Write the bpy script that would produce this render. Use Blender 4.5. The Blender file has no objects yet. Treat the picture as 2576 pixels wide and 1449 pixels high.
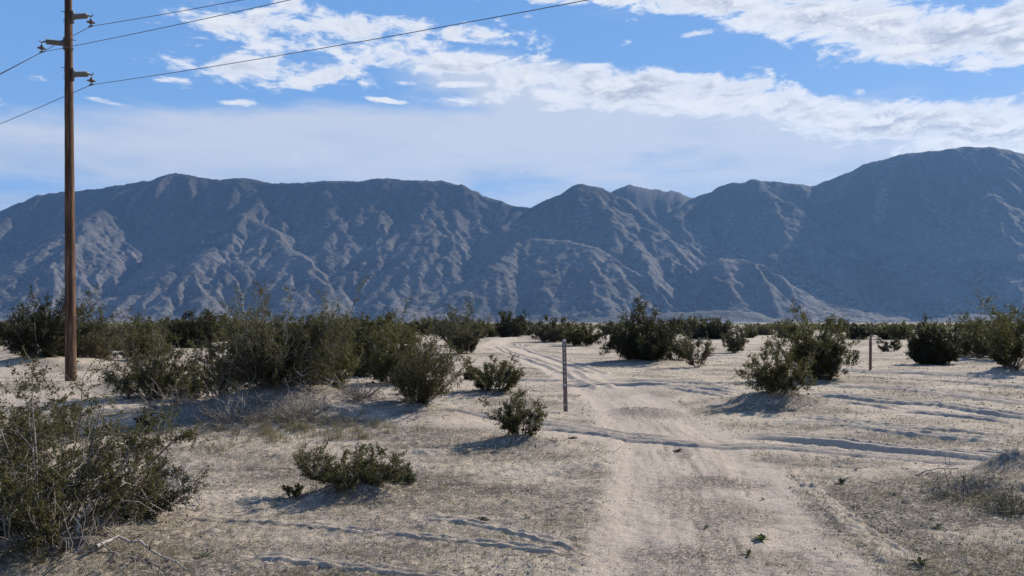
import bpy, math, random
import numpy as np
from mathutils import Vector, Matrix

SC = bpy.context.scene
COL = SC.collection
R = math.radians

# ------------------------------------------------------------------ camera, sun, sky, exposure
CAM_H, FPX, CX, CY, HOR = 2.0, 2022.0, 1288.0, 724.5, 811.0
PITCH = math.atan((HOR - CY) / FPX)
SUN_AZ, SUN_EL = R(46.0), R(30.5)          # azimuth to the right of straight ahead
SUN_STRENGTH, SKY_STRENGTH, EXPOSURE = 5.0, 0.10, 0.6

cam_d = bpy.data.cameras.new("camera")
cam_d.sensor_width = 36.0
cam_d.lens = 36.0 * FPX / 2576.0
cam_d.clip_start, cam_d.clip_end = 0.05, 40000.0
cam = bpy.data.objects.new("camera", cam_d)
cam.location = (0, 0, CAM_H)
cam.rotation_euler = (math.pi / 2 + PITCH, 0, 0)
COL.objects.link(cam)
SC.camera = cam

sun_d = bpy.data.lights.new("sun", "SUN")
sun_d.energy, sun_d.angle, sun_d.color = SUN_STRENGTH, R(0.53), (1.0, 0.92, 0.79)
sun = bpy.data.objects.new("sun", sun_d)
sdir = Vector((math.sin(SUN_AZ) * math.cos(SUN_EL), math.cos(SUN_AZ) * math.cos(SUN_EL), math.sin(SUN_EL)))
sun.rotation_euler = sdir.to_track_quat('Z', 'Y').to_euler()
sun.location = (300, 300, 300)
COL.objects.link(sun)

vs = SC.view_settings
vs.view_transform, vs.look, vs.exposure, vs.gamma, vs.use_curve_mapping = 'Standard', 'None', EXPOSURE, 1.0, False
SC.cycles.use_denoising = True
SC.cycles.max_bounces = 6
SC.cycles.diffuse_bounces = 3
SC.cycles.transparent_max_bounces = 8
SC.cycles.volume_bounces = 1


def ray(px, py):
    a, b = (px - CX) / FPX, (CY - py) / FPX
    c, s = math.cos(PITCH), math.sin(PITCH)
    return Vector((a, c - b * s, s + b * c))


def gnd(px, py):                      # where the sight line meets level ground
    d = ray(px, py)
    t = -CAM_H / d.z
    return d.x * t, d.y * t


def at(px, py, Y):                    # the point of the sight line at forward distance Y
    d = ray(px, py)
    t = Y / d.y
    return Vector((d.x * t, Y, CAM_H + d.z * t))


class NT:                             # small node-tree helper
    def __init__(self, nt):
        self.nt = nt
        nt.nodes.clear()

    def n(self, kind, ins=None, **props):
        nd = self.nt.nodes.new(kind)
        for k, v in props.items():
            setattr(nd, k, v)
        for k, v in (ins or {}).items():
            s = nd.inputs[k]
            if isinstance(v, bpy.types.NodeSocket):
                self.nt.links.new(v, s)
            else:
                s.default_value = v
        return nd

    def m(self, op, a, b=0.0, c=None, clamp=False):
        ins = {0: a, 1: b}
        if c is not None:
            ins[2] = c
        return self.n('ShaderNodeMath', ins, operation=op, use_clamp=clamp).outputs[0]

    def mix(self, f, a, b, blend='MIX'):
        nd = self.n('ShaderNodeMix', {}, data_type='RGBA', blend_type=blend, clamp_factor=True)
        for idx, v in ((0, f), (6, a), (7, b)):
            if isinstance(v, bpy.types.NodeSocket):
                self.nt.links.new(v, nd.inputs[idx])
            else:
                nd.inputs[idx].default_value = v if idx == 0 else (tuple(v) + (1,) if len(v) == 3 else v)
        return nd.outputs[2]

    def ss(self, v, lo, hi, a=0.0, b=1.0):
        return self.n('ShaderNodeMapRange', {0: v, 1: lo, 2: hi, 3: a, 4: b}, interpolation_type='SMOOTHSTEP').outputs[0]

    def noise(self, vec, scale, detail=4, rough=0.55, dist=0.0):
        return self.n('ShaderNodeTexNoise', {'Vector': vec, 'Scale': scale, 'Detail': detail, 'Roughness': rough, 'Distortion': dist}).outputs[0]


# ---- the sky: Nishita daylight with broken cumulus and a veil of stratus, laid out in azimuth / elevation
world = bpy.data.worlds.new("World")
SC.world = world
world.use_nodes = True
T = NT(world.node_tree)
sky = T.n('ShaderNodeTexSky', sky_type='NISHITA', sun_disc=False, sun_elevation=SUN_EL, sun_rotation=SUN_AZ,
          altitude=150.0, air_density=1.0, dust_density=0.6, ozone_density=2.0)
dirv = T.n('ShaderNodeTexCoord').outputs['Generated']
sp = T.n('ShaderNodeSeparateXYZ', {0: dirv})
az0 = T.m('ARCTAN2', sp.outputs[0], sp.outputs[1])
az = T.m('SUBTRACT', T.m('PINGPONG', T.m('ADD', az0, R(42)), R(84)), R(42))
el = T.m('ARCSINE', sp.outputs[2])
ae = T.n('ShaderNodeCombineXYZ', {0: az, 1: el}).outputs[0]
ae0 = T.n('ShaderNodeCombineXYZ', {0: az0, 1: T.m('MULTIPLY', el, 2.5)}).outputs[0]


def azel(px, py):
    d = ray(px, py).normalized()
    return math.atan2(d.x, d.y), math.asin(d.z)


def blobs(items):
    """soft ellipses; a seventh number k makes the upper half k times tighter than the lower"""
    acc = None
    for (px, py, rx, ry, rot, amp, *k) in items:
        a, e = azel(px, py)
        mp = T.n('ShaderNodeMapping', {'Vector': ae, 'Location': (a, e, 0), 'Rotation': (0, 0, -R(rot)), 'Scale': (rx / FPX, ry / FPX, 1)}, vector_type='TEXTURE')
        v = mp.outputs[0]
        if k:
            q = T.n('ShaderNodeSeparateXYZ', {0: v})
            v = T.n('ShaderNodeCombineXYZ', {0: q.outputs[0], 1: T.m('MAXIMUM', T.m('MULTIPLY', q.outputs[1], k[0]), T.m('MULTIPLY', q.outputs[1], -1.0))}).outputs[0]
        ln = T.n('ShaderNodeVectorMath', {0: v}, operation='LENGTH').outputs['Value']
        g = T.ss(ln, 0.15, 1.55, amp, 0.0)
        acc = g if acc is None else T.m('MAXIMUM', acc, g)
    return acc


CUM = [(690, 78, 215, 62, 4, 1), (930, 84, 300, 50, 4, 1), (1190, 92, 220, 32, 3, .9), (470, 106, 75, 20, -14, .75), (745, 20, 75, 30, 15, .8), (610, 50, 90, 34, -12, .9),
       (740, 184, 290, 40, -3, 1), (1120, 158, 330, 38, 1, 1), (1340, 200, 180, 48, 12, 1), (430, 200, 70, 12, -4, .7), (700, 212, 120, 14, 0, .8),
       (1560, 225, 300, 60, 9, 1.3), (1820, 240, 230, 52, 5, 1.3), (2060, 278, 220, 46, 10, 1.25), (2300, 310, 280, 56, 4, 1.3), (2540, 320, 260, 66, 0, 1.3), (2160, 250, 34, 26, 20, .7),
       (1480, 0, 280, 16, 3, 1.0), (1800, 4, 270, 40, 4, 1.2), (2130, 46, 320, 60, 11, 1.35), (2420, 96, 300, 60, 9, 1.35), (2540, 60, 200, 56, 0, 1.25), (2230, 124, 150, 20, 13, .95),
       (1740, 87, 70, 10, -4, .8), (605, 258, 56, 9, -4, .75), (705, 265, 32, 7, 2, .7), (970, 252, 58, 8, 2, .75), (1175, 212, 95, 10, 0, .8), (1220, 248, 150, 20, -6, .9),
       (1390, 272, 80, 12, -4, .8), (20, 264, 70, 12, 6, .62), (1000, 208, 60, 8, 0, .7), (110, 200, 60, 8, 4, .5), (240, 250, 60, 7, 4, .5)]
VEIL = [(150, 372, 900, 64, 0, 1.6, 1.5), (1000, 360, 900, 130, -3, 1.6, 1.6), (1500, 235, 420, 200, 9, 1.5, 3.5), (1900, 290, 480, 200, 8, 1.6, 4.0), (2350, 330, 560, 170, 3, 1.6, 3.5), (40, 508, 170, 28, -8, 1.0), (900, 470, 1000, 70, 0, .8), (1900, 470, 900, 90, 0, 1.0)]
cum, veil = blobs(CUM), blobs(VEIL)
high = T.ss(el, R(25), R(38), 0.0, 0.25)           # scattered cumulus overhead, beyond the frame
cum = T.m('MAXIMUM', cum, high)
nz = T.noise(ae0, 17.0, 10, 0.62, 0.5)
nzf = T.noise(ae0, 75.0, 6, 0.62, 0.8)
up = T.n('ShaderNodeVectorMath', {0: ae0, 1: (-0.010, -0.020, 0)}, operation='SUBTRACT').outputs[0]
nz2 = T.noise(up, 17.0, 7, 0.62, 0.5)
dens = T.m('ADD', T.m('ADD', cum, T.m('MULTIPLY', T.m('SUBTRACT', nz, 0.5), 3.2)), T.m('MULTIPLY', T.m('SUBTRACT', nzf, 0.5), 0.7))
c_a = T.ss(dens, 0.40, 0.98)
thick = T.ss(dens, 0.75, 1.55)
lit = T.ss(T.m('SUBTRACT', nz, nz2), -0.10, 0.12)     # side of a puff towards the sun is brighter
c_col = T.mix(thick, (0.80, 0.83, 0.90), T.mix(lit, (0.42, 0.46, 0.57), (0.84, 0.855, 0.89)))
vn = T.noise(T.n('ShaderNodeCombineXYZ', {0: az0, 1: T.m('MULTIPLY', el, 4.5)}).outputs[0], 7.0, 8, 0.60, 0.4)
vd = T.m('ADD', veil, T.m('MULTIPLY', T.m('SUBTRACT', vn, 0.5), 1.5))
v_a = T.ss(vd, 0.08, 0.98, 0.0, 0.96)
v_col = T.mix(T.ss(T.m('ADD', T.m('MULTIPLY', el, 3.4), T.m('MULTIPLY', vn, 0.9)), 0.66, 1.25), (0.315, 0.45, 0.69), (0.585, 0.64, 0.755))
grade = T.mix(T.ss(el, 0.0, R(24)), (0.26, 0.48, 0.82), (0.155, 0.36, 0.76))
grade = T.mix(T.ss(el, R(20), R(80)), grade, (0.030, 0.105, 0.36))      # deepening to the zenith
skyc = T.n('ShaderNodeVectorMath', {0: sky.outputs[0], 3: SKY_STRENGTH}, operation='SCALE').outputs[0]
blue = T.mix(0.88, skyc, grade)
tot = T.mix(c_a, T.mix(v_a, blue, v_col), c_col)
SKY_MUL = 1.0 / SKY_STRENGTH / 2 ** EXPOSURE
tot2 = T.n('ShaderNodeVectorMath', {0: tot, 3: SKY_MUL}, operation='SCALE').outputs[0]
bg = T.n('ShaderNodeBackground', {'Color': tot2, 'Strength': SKY_STRENGTH})
wo = T.n('ShaderNodeOutputWorld', {'Surface': bg.outputs[0]})
world.cycles.sampling_method = 'MANUAL'
world.cycles.sample_map_resolution = 512


# ------------------------------------------------------------------ mesh helpers
def build_mesh(name, V, faces, smooth=False, attrs=None):
    """faces: list of int arrays (n,3) / (n,4)"""
    me = bpy.data.meshes.new(name)
    V = np.asarray(V, np.float32)
    me.vertices.add(len(V))
    me.vertices.foreach_set('co', V.ravel())
    faces = [np.asarray(f, np.int32) for f in faces if len(f)]
    if faces:
        tot_l = sum(f.size for f in faces)
        me.loops.add(tot_l)
        me.loops.foreach_set('vertex_index', np.concatenate([f.ravel() for f in faces]))
        sizes = np.concatenate([np.full(len(f), f.shape[1], np.int32) for f in faces])
        me.polygons.add(len(sizes))
        me.polygons.foreach_set('loop_start', np.concatenate([[0], np.cumsum(sizes)[:-1]]).astype(np.int32))
        if smooth:
            me.polygons.foreach_set('use_smooth', np.ones(len(sizes), bool))
    for k, a in (attrs or {}).items():
        at_ = me.attributes.new(k, 'FLOAT', 'POINT')
        at_.data.foreach_set('value', np.asarray(a, np.float32))
    me.update(calc_edges=True)
    return me


def link(name, data, mat=None, parent=None, loc=None):
    o = bpy.data.objects.new(name, data)
    if mat is not None and data is not None and not len(data.materials):
        data.materials.append(mat)
    if parent is not None:
        o.parent = parent
    if loc is not None:
        o.location = loc
    COL.objects.link(o)
    return o


def tag(o, label=None, cat=None, group=None, kind=None):
    if label:
        o['label'] = label
    if cat:
        o['category'] = cat
    if group:
        o['group'] = group
    if kind:
        o['kind'] = kind
    return o


def nrm(a):
    return a / np.maximum(np.linalg.norm(a, axis=-1, keepdims=True), 1e-9)


def tubes(P, Rad, k=4):
    """P (N,n,3), Rad (N,n) -> verts, quads, polyline index of each quad"""
    N, n, _ = P.shape
    Tn = nrm(np.gradient(P, axis=1))
    ref = np.tile(np.array([0.31, 0.57, 0.76]), (N, n, 1))
    par = np.abs((Tn * ref).sum(-1)) > 0.93
    ref[par] = (1, 0, 0)
    U = nrm(np.cross(Tn, ref))
    W = np.cross(Tn, U)
    ang = np.arange(k) * 2 * math.pi / k
    V = P[:, :, None, :] + Rad[:, :, None, None] * (np.cos(ang)[:, None] * U[:, :, None, :] + np.sin(ang)[:, None] * W[:, :, None, :])
    idx = np.arange(N * n * k).reshape(N, n, k)
    a, b = idx[:, :-1], idx[:, 1:]
    q = np.stack([a, np.roll(a, -1, 2), np.roll(b, -1, 2), b], -1).reshape(-1, 4)
    return V.reshape(-1, 3), q


def lathe(axis0, axis1, prof, k=10):
    """surface of revolution: prof = [(t along axis0->axis1, radius)]"""
    a0, a1 = np.array(axis0, float), np.array(axis1, float)
    d = a1 - a0
    z = d / np.linalg.norm(d)
    ref = np.array((1.0, 0, 0)) if abs(z[2]) > 0.7 else np.array((0, 0, 1.0))
    u = np.cross(z, ref)
    u /= np.linalg.norm(u)
    w = np.cross(z, u)
    V, F = [], []
    for (t, r) in prof:
        for j in range(k):
            an = 2 * math.pi * j / k
            V.append(a0 + d * t + r * (math.cos(an) * u + math.sin(an) * w))
    for i in range(len(prof) - 1):
        for j in range(k):
            F.append((i * k + j, i * k + (j + 1) % k, (i + 1) * k + (j + 1) % k, (i + 1) * k + j))
    return V, F


class MB:                                # collects pieces of one mesh
    def __init__(self):
        self.V, self.F = [], []
        self.c = 0

    def add(self, V, F):
        V = np.asarray(V, float).reshape(-1, 3)
        self.V.append(V)
        self.F.append(np.asarray(F, np.int32).reshape(len(F), -1) + self.c)
        self.c += len(V)
        return self

    def box(self, c, s, M=None):
        x, y, z = [v / 2 for v in s]
        V = np.array([(sx * x, sy * y, sz * z) for sx in (-1, 1) for sy in (-1, 1) for sz in (-1, 1)], float)
        if M is not None:
            V = V @ np.array(M).T
        return self.add(V + np.array(c), [(0, 1, 3, 2), (4, 6, 7, 5), (0, 4, 5, 1), (2, 3, 7, 6), (0, 2, 6, 4), (1, 5, 7, 3)])

    def tube(self, pts, rad, k=6):
        P = np.array(pts, float)[None]
        r = np.full((1, P.shape[1]), rad, float) if np.isscalar(rad) else np.array(rad, float)[None]
        return self.add(*tubes(P, r, k))

    def mesh(self, name, smooth=False):
        return build_mesh(name, np.concatenate(self.V), self.F, smooth)


# ------------------------------------------------------------------ numpy noise
_rs = np.random.RandomState(11)
_PERM = np.concatenate([_rs.permutation(1024)] * 2)
_G = np.stack([np.cos(np.arange(1024) * 2.399963), np.sin(np.arange(1024) * 2.399963)], -1).astype(np.float32)


def perlin(x, y):
    xi, yi = np.floor(x).astype(np.int64), np.floor(y).astype(np.int64)
    xf, yf = (x - xi).astype(np.float32), (y - yi).astype(np.float32)
    u, v = xf * xf * xf * (xf * (xf * 6 - 15) + 10), yf * yf * yf * (yf * (yf * 6 - 15) + 10)

    def g(i, j, dx, dy):
        gr = _G[_PERM[_PERM[(xi + i) & 1023] + ((yi + j) & 1023)]]
        return gr[..., 0] * dx + gr[..., 1] * dy
    a = g(0, 0, xf, yf) * (1 - u) + g(1, 0, xf - 1, yf) * u
    b = g(0, 1, xf, yf - 1) * (1 - u) + g(1, 1, xf - 1, yf - 1) * u
    return (a * (1 - v) + b * v) * 1.5


def fbm(x, y, wl, octs=4, gain=0.5):
    s, a, f = 0.0, 1.0, 1.0 / wl
    for i in range(octs):
        s = s + a * perlin(x * f + 17.3 * i, y * f - 9.1 * i)
        a *= gain
        f *= 2.03
    return s


def _hash2(i, j, k):
    h = (i * 374761393 + j * 668265263 + k * 2147483647 + 1013904223) & 0x7fffffff
    h = ((h ^ (h >> 13)) * 1274126177) & 0x7fffffff
    return ((h ^ (h >> 16)) & 0xffff) / 65535.0


def seg_dist(x, y, pts):
    """distance to a polyline and the interpolated third column (if any)"""
    best, val = np.full(x.shape, 1e9), np.zeros(x.shape)
    pts = np.asarray(pts, float)
    for i in range(len(pts) - 1):
        a, b = pts[i], pts[i + 1]
        dx, dy = b[0] - a[0], b[1] - a[1]
        t = np.clip(((x - a[0]) * dx + (y - a[1]) * dy) / max(dx * dx + dy * dy, 1e-9), 0, 1)
        d = np.hypot(x - a[0] - t * dx, y - a[1] - t * dy)
        m = d < best
        best[m] = d[m]
        if pts.shape[1] > 2:
            val[m] = (a[2] + t * (b[2] - a[2]))[m]
    return best, val


# ------------------------------------------------------------------ materials
def new_mat(name):
    m = bpy.data.materials.new(name)
    m.use_nodes = True
    return m, NT(m.node_tree)


def finish(t, color, rough=0.9, bump=None, strength=0.5, dist=0.02, spec=0.2, normal_only=None):
    ins = {'Base Color': color, 'Roughness': rough, 'Specular IOR Level': spec}
    p = t.n('ShaderNodeBsdfPrincipled', ins)
    if bump is not None:
        b = t.n('ShaderNodeBump', {'Height': bump, 'Strength': strength, 'Distance': dist})
        t.nt.links.new(b.outputs[0], p.inputs['Normal'])
    t.n('ShaderNodeOutputMaterial', {'Surface': p.outputs[0]})
    return p


def mat_simple(name, col, rough=0.8, var=0.25, scale=20.0, spec=0.3, metal=0.0):
    m, t = new_mat(name)
    co = t.n('ShaderNodeTexCoord').outputs['Object']
    nz_ = t.noise(co, scale, 5, 0.6)
    c = t.mix(t.ss(nz_, 0.3, 0.7), tuple(v * (1 - var) for v in col), tuple(min(1, v * (1 + var)) for v in col))
    p = finish(t, c, rough, nz_, 0.3, 0.01, spec)
    p.inputs['Metallic'].default_value = metal
    return m


def mat_sand():
    m, t = new_mat("desert_sand")
    co = t.n('ShaderNodeTexCoord').outputs['Object']
    road = t.n('ShaderNodeAttribute', attribute_name='road').outputs['Fac']
    litter_shade = t.n('ShaderNodeAttribute', attribute_name='litter_shade').outputs['Fac']
    big = t.noise(co, 0.35, 5, 0.6)
    mid = t.noise(co, 3.2, 6, 0.65)
    fine = t.noise(co, 26.0, 6, 0.7)
    grain = t.noise(co, 120.0, 3, 0.7)
    base = t.mix(t.ss(big, 0.35, 0.65), (0.415, 0.345, 0.268), (0.39, 0.332, 0.268))
    base = t.mix(t.ss(mid, 0.35, 0.75), base, (0.46, 0.385, 0.295))
    roadc = t.mix(t.ss(mid, 0.3, 0.7), (0.435, 0.358, 0.288), (0.49, 0.41, 0.335))
    base = t.mix(t.m('MULTIPLY', road, 0.85), base, roadc)
    speck = t.m('MULTIPLY', t.ss(fine, 0.56, 0.70), t.ss(grain, 0.35, 0.6))
    amount = t.m('MULTIPLY', speck, t.m('SUBTRACT', 0.75, t.m('MULTIPLY', road, 0.35)))
    base = t.mix(amount, base, (0.085, 0.072, 0.06))
    fl = t.ss(t.m('ADD', t.m('MULTIPLY', fine, 0.7), t.m('MULTIPLY', mid, 0.3)), 0.42, 0.53)
    base = t.mix(t.m('MULTIPLY', fl, t.m('MULTIPLY', litter_shade, 0.85)), base, (0.085, 0.072, 0.06))  # plant litter and painted shade both darken the sand
    h = t.m('ADD', t.m('MULTIPLY', mid, 0.5), t.m('ADD', t.m('MULTIPLY', fine, 0.32), t.m('MULTIPLY', grain, 0.10)))
    finish(t, base, 0.95, h, 1.0, 0.07, 0.1)
    return m


def mat_mountain():
    m, t = new_mat("mountain_rock")
    co = t.n('ShaderNodeTexCoord').outputs['Object']
    wash = t.n('ShaderNodeAttribute', attribute_name='wash').outputs['Fac']
    a = t.noise(co, 0.004, 6, 0.6)
    b = t.noise(co, 0.04, 7, 0.72)
    c = t.n('ShaderNodeTexVoronoi', {'Vector': co, 'Scale': 0.06, 'Randomness': 1.0}, feature='F1').outputs['Distance']
    col = t.mix(t.ss(a, 0.35, 0.65), (0.074, 0.069, 0.067), (0.135, 0.124, 0.118))
    col = t.mix(t.ss(b, 0.45, 0.75), col, (0.190, 0.175, 0.166))
    col = t.mix(t.m('MULTIPLY', t.ss(c, 0.40, 0.15), t.ss(b, 0.4, 0.65)), col, (0.07, 0.06, 0.05))
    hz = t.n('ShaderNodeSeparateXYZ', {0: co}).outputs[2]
    high_dark = t.ss(t.m('ADD', hz, t.m('MULTIPLY', t.m('SUBTRACT', a, 0.5), 900.0)), 380.0, 760.0)  # rock colour darkens with height
    col = t.mix(t.m('MULTIPLY', high_dark, 0.8), col, (0.048, 0.043, 0.038))
    col = t.mix(wash, col, t.mix(t.ss(b, 0.4, 0.62), (0.075, 0.068, 0.06), (0.215, 0.19, 0.17)))
    h = t.m('ADD', t.m('MULTIPLY', b, 1.0), t.m('MULTIPLY', c, 0.25))
    finish(t, col, 0.95, h, 0.85, 11.0, 0.05)
    return m


def mat_leaf(name, c1, c2, c3, trans=0.35):
    m, t = new_mat(name)
    tone = t.n('ShaderNodeAttribute', attribute_name='tone').outputs['Fac']
    rnd = t.n('ShaderNodeObjectInfo').outputs['Random']
    c = t.mix(t.ss(tone, 0.0, 0.6), c1, c2)
    c = t.mix(t.ss(tone, 0.82, 1.0), c, c3)
    c = t.mix(t.m('MULTIPLY', rnd, 0.35), c, tuple(v * 0.75 for v in c1))
    d = t.n('ShaderNodeBsdfPrincipled', {'Base Color': c, 'Roughness': 0.6, 'Specular IOR Level': 0.15})
    tr = t.n('ShaderNodeBsdfTranslucent', {'Color': t.mix(0.5, c, (0.10, 0.12, 0.02))})
    mx = t.n('ShaderNodeMixShader', {0: trans, 1: d.outputs[0], 2: tr.outputs[0]})
    t.n('ShaderNodeOutputMaterial', {'Surface': mx.outputs[0]})
    return m


def mat_bark(name, c1, c2):
    m, t = new_mat(name)
    co = t.n('ShaderNodeTexCoord').outputs['Object']
    tone = t.n('ShaderNodeAttribute', attribute_name='tone').outputs['Fac']
    n_ = t.noise(co, 35.0, 4, 0.6)
    c = t.mix(tone, c1, c2)
    c = t.mix(t.ss(n_, 0.5, 0.7), c, tuple(v * 0.5 for v in c1))
    finish(t, c, 0.85, n_, 0.4, 0.004, 0.15)
    return m


def mat_pole():
    m, t = new_mat("weathered_pole_wood")
    co = t.n('ShaderNodeTexCoord').outputs['Object']
    st = t.n('ShaderNodeMapping', {'Vector': co, 'Scale': (13, 13, 0.9)}).outputs[0]
    st2 = t.n('ShaderNodeMapping', {'Vector': co, 'Scale': (60, 60, 1.6)}).outputs[0]
    a, b = t.noise(st, 1.0, 6, 0.6, 0.2), t.noise(st2, 1.0, 4, 0.6)
    c = t.mix(t.ss(a, 0.38, 0.62), (0.055, 0.030, 0.020), (0.135, 0.078, 0.050))
    c = t.mix(t.m('MULTIPLY', t.ss(a, 0.58, 0.72), 0.85), c, (0.30, 0.20, 0.125))
    c = t.mix(t.ss(b, 0.58, 0.68), c, (0.035, 0.02, 0.014))
    finish(t, c, 0.85, t.m('ADD', a, b), 0.6, 0.012, 0.15)
    return m


M_SAND = mat_sand()
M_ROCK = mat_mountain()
M_LEAF = mat_leaf("creosote_leaf", (0.036, 0.031, 0.013), (0.100, 0.083, 0.036), (0.22, 0.165, 0.08))
M_LEAF_DARK = mat_leaf("dark_leaf", (0.024, 0.021, 0.011), (0.046, 0.041, 0.020), (0.10, 0.075, 0.04), 0.18)
M_LEAF_PALE = mat_leaf("pale_leaf", (0.062, 0.050, 0.031), (0.105, 0.086, 0.052), (0.16, 0.125, 0.08), 0.25)
M_LEAF_GREEN = mat_leaf("fresh_leaf", (0.042, 0.062, 0.026), (0.072, 0.095, 0.045), (0.12, 0.13, 0.06), 0.3)
M_BARK = mat_bark("grey_bark", (0.16, 0.135, 0.11), (0.38, 0.34, 0.30))
M_BARK_BROWN = mat_bark("brown_bark", (0.10, 0.078, 0.06), (0.20, 0.16, 0.125))
M_STRAW = mat_leaf("dry_straw", (0.085, 0.07, 0.05), (0.29, 0.235, 0.145), (0.40, 0.33, 0.20), 0.3)
M_SPROUT = mat_leaf("grey_green_sprout", (0.12, 0.14, 0.10), (0.20, 0.22, 0.165), (0.28, 0.26, 0.17), 0.25)
M_CLOD = mat_bark("sand_clod", (0.13, 0.105, 0.085), (0.33, 0.27, 0.21))
M_POLE = mat_pole()
M_STEEL = mat_simple("dull_steel", (0.16, 0.15, 0.145), 0.55, 0.2, 30, 0.5, 0.6)
M_INSUL = mat_simple("grey_polymer", (0.20, 0.185, 0.155), 0.5, 0.15, 40, 0.4)
M_PORC = mat_simple("brown_porcelain", (0.10, 0.07, 0.065), 0.3, 0.2, 30, 0.5)
M_WIRE = mat_simple("aluminium_wire", (0.13, 0.135, 0.15), 0.6, 0.1, 30, 0.4, 0.3)
M_POST = mat_simple("brown_marker_plastic", (0.150, 0.112, 0.098), 0.6, 0.2, 12, 0.3)
M_POST2 = mat_simple("sun_faded_brown_post", (0.15, 0.09, 0.07), 0.7, 0.25, 12, 0.2)
M_WHITE = mat_simple("white_decal", (0.60, 0.58, 0.57), 0.6, 0.08, 60, 0.3)

# ------------------------------------------------------------------ ground
TRACK_W = 1.1
def G(*pp):
    return [gnd(px, py) for px, py in pp]

ROAD = [(1.75, -30), (1.7, -5)] + G((1850, 1640), (1820, 1449), (1765, 1300), (1735, 1180), (1695, 1100), (1600, 1025), (1500, 965), (1405, 920), (1305, 888), (1245, 869), (1262, 857), (1330, 849), (1420, 842))
CROSS = G((-900, 1010), (300, 1012), (800, 1030), (1100, 1058), (1300, 1066), (1500, 1080), (1800, 1098), (2100, 1118), (2300, 1138), (2576, 1176), (3100, 1260))
UPPER = G((-300, 935), (900, 955), (1370, 973), (1800, 988), (2000, 1000), (2350, 1030), (2700, 1075), (3300, 1130))
LOWER = G((-500, 1240), (300, 1310), (700, 1335), (1100, 1372), (1480, 1428), (1900, 1530))
# single wheel ruts: (polyline, half width of the trough, depth, berm height)
RUTS = [
    (G((1040, 1043), (1200, 1052), (1330, 1060), (1460, 1070), (1640, 1094), (1760, 1098)), .15, .05, .07),
    (G((1330, 1074), (1500, 1084), (1640, 1103), (1800, 1120), (2000, 1128), (2300, 1158), (2576, 1196)), .13, .05, .06),
    (G((1820, 1090), (1960, 1096), (2100, 1108), (2250, 1124), (2400, 1143), (2600, 1172), (3000, 1240)), .20, .07, .14),
    (G((2380, 1124), (2470, 1132), (2600, 1146), (2900, 1180)), .10, .06, .09),
    (G((1900, 1112), (2100, 1128), (2300, 1146), (2576, 1182)), .08, .03, .035),
    (G((1380, 968), (1560, 974), (1700, 981), (1830, 988), (1880, 991)), .20, .06, .11),
    (G((1560, 996), (1700, 985), (1860, 1001)), .18, .05, .08),
    (G((1200, 950), (1420, 958), (1600, 955), (1850, 975)), .18, .04, .07),
    (G((2010, 998), (2130, 1002), (2260, 1018), (2350, 1024), (2480, 1040), (2700, 1060)), .18, .06, .10),
    (G((2080, 1014), (2200, 1022), (2290, 1037)), .15, .05, .08),
    (G((2250, 1035), (2400, 1048), (2576, 1062)), .12, .04, .07),
    (G((2120, 950), (2250, 955), (2400, 962), (2576, 980), (2800, 1000)), .22, .05, .10),
    (G((2050, 975), (2280, 985), (2480, 1010), (2700, 1030)), .22, .05, .09),
    (G((1950, 930), (2200, 935), (2420, 944), (2600, 950)), .25, .05, .09),
    (G((1900, 1055), (2100, 1060), (2300, 1085), (2576, 1110)), .14, .04, .06),
    (G((2000, 1040), (2250, 1068), (2576, 1090)), .12, .04, .05),
    (G((1530, 905), (1700, 903), (1900, 900)), .3, .05, .09),
    (G((1100, 1022), (1020, 1010), (860, 1012)), .16, .04, .07),
    (G((1255, 872), (1290, 890), (1370, 912), (1450, 945), (1530, 985)), .22, .08, .09),
    (G((1300, 866), (1345, 886), (1440, 912), (1520, 945)), .22, .08, .09),
    (G((560, 1392), (720, 1408), (880, 1428), (1040, 1447), (1250, 1475)), .045, .035, .034),
    (G((400, 1300), (700, 1312), (960, 1343), (1130, 1358), (1300, 1378), (1480, 1402)), .045, .03, .03),
    (G((1000, 1300), (1200, 1320), (1420, 1372), (1500, 1395)), .05, .03, .028),
    (G((1120, 1140), (1060, 1130), (980, 1132)), .10, .03, .05),
    (G((2030, 1215), (2120, 1300), (2260, 1400), (2330, 1449)), .04, .02, .011),
    (G((1990, 1180), (2070, 1270), (2180, 1370), (2260, 1449)), .04, .02, .009),
]
# hummocks: (px, py, radius x, radius y, height)
MOUNDS = [(670, 1048, 2.1, 1.3, .46), (800, 1035, 1.5, 1.3, .28), (1955, 1016, 1.2, .8, .34), (900, 1245, .62, .42, .17), (1300, 1108, .55, .5, .14),
          (380, 985, 1.6, 1.2, .42), (1050, 1050, 1.0, .9, .2), (2580, 1215, .7, .6, .36), (2440, 1240, .55, .35, .16), (1620, 912, 2.2, 1.5, .2), (2055, 955, 1.6, 1.2, .25),
          (130, 925, 3.0, 2.5, .45), (150, 1390, 1.0, .8, .15), (1620, 1034, 1.0, .5, .12), (2540, 935, 1.5, 1.2, .25), (1250, 990, .8, .7, .12),
          (1620, 980, 1.4, 1.6, .10), (1390, 855, 7, 5, .5), (2300, 870, 6, 4, .35), (1460, 1175, .5, .3, .07), (2250, 962, 2.2, 1.2, .10), (1480, 940, 1.5, 1.5, .12)]


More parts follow.
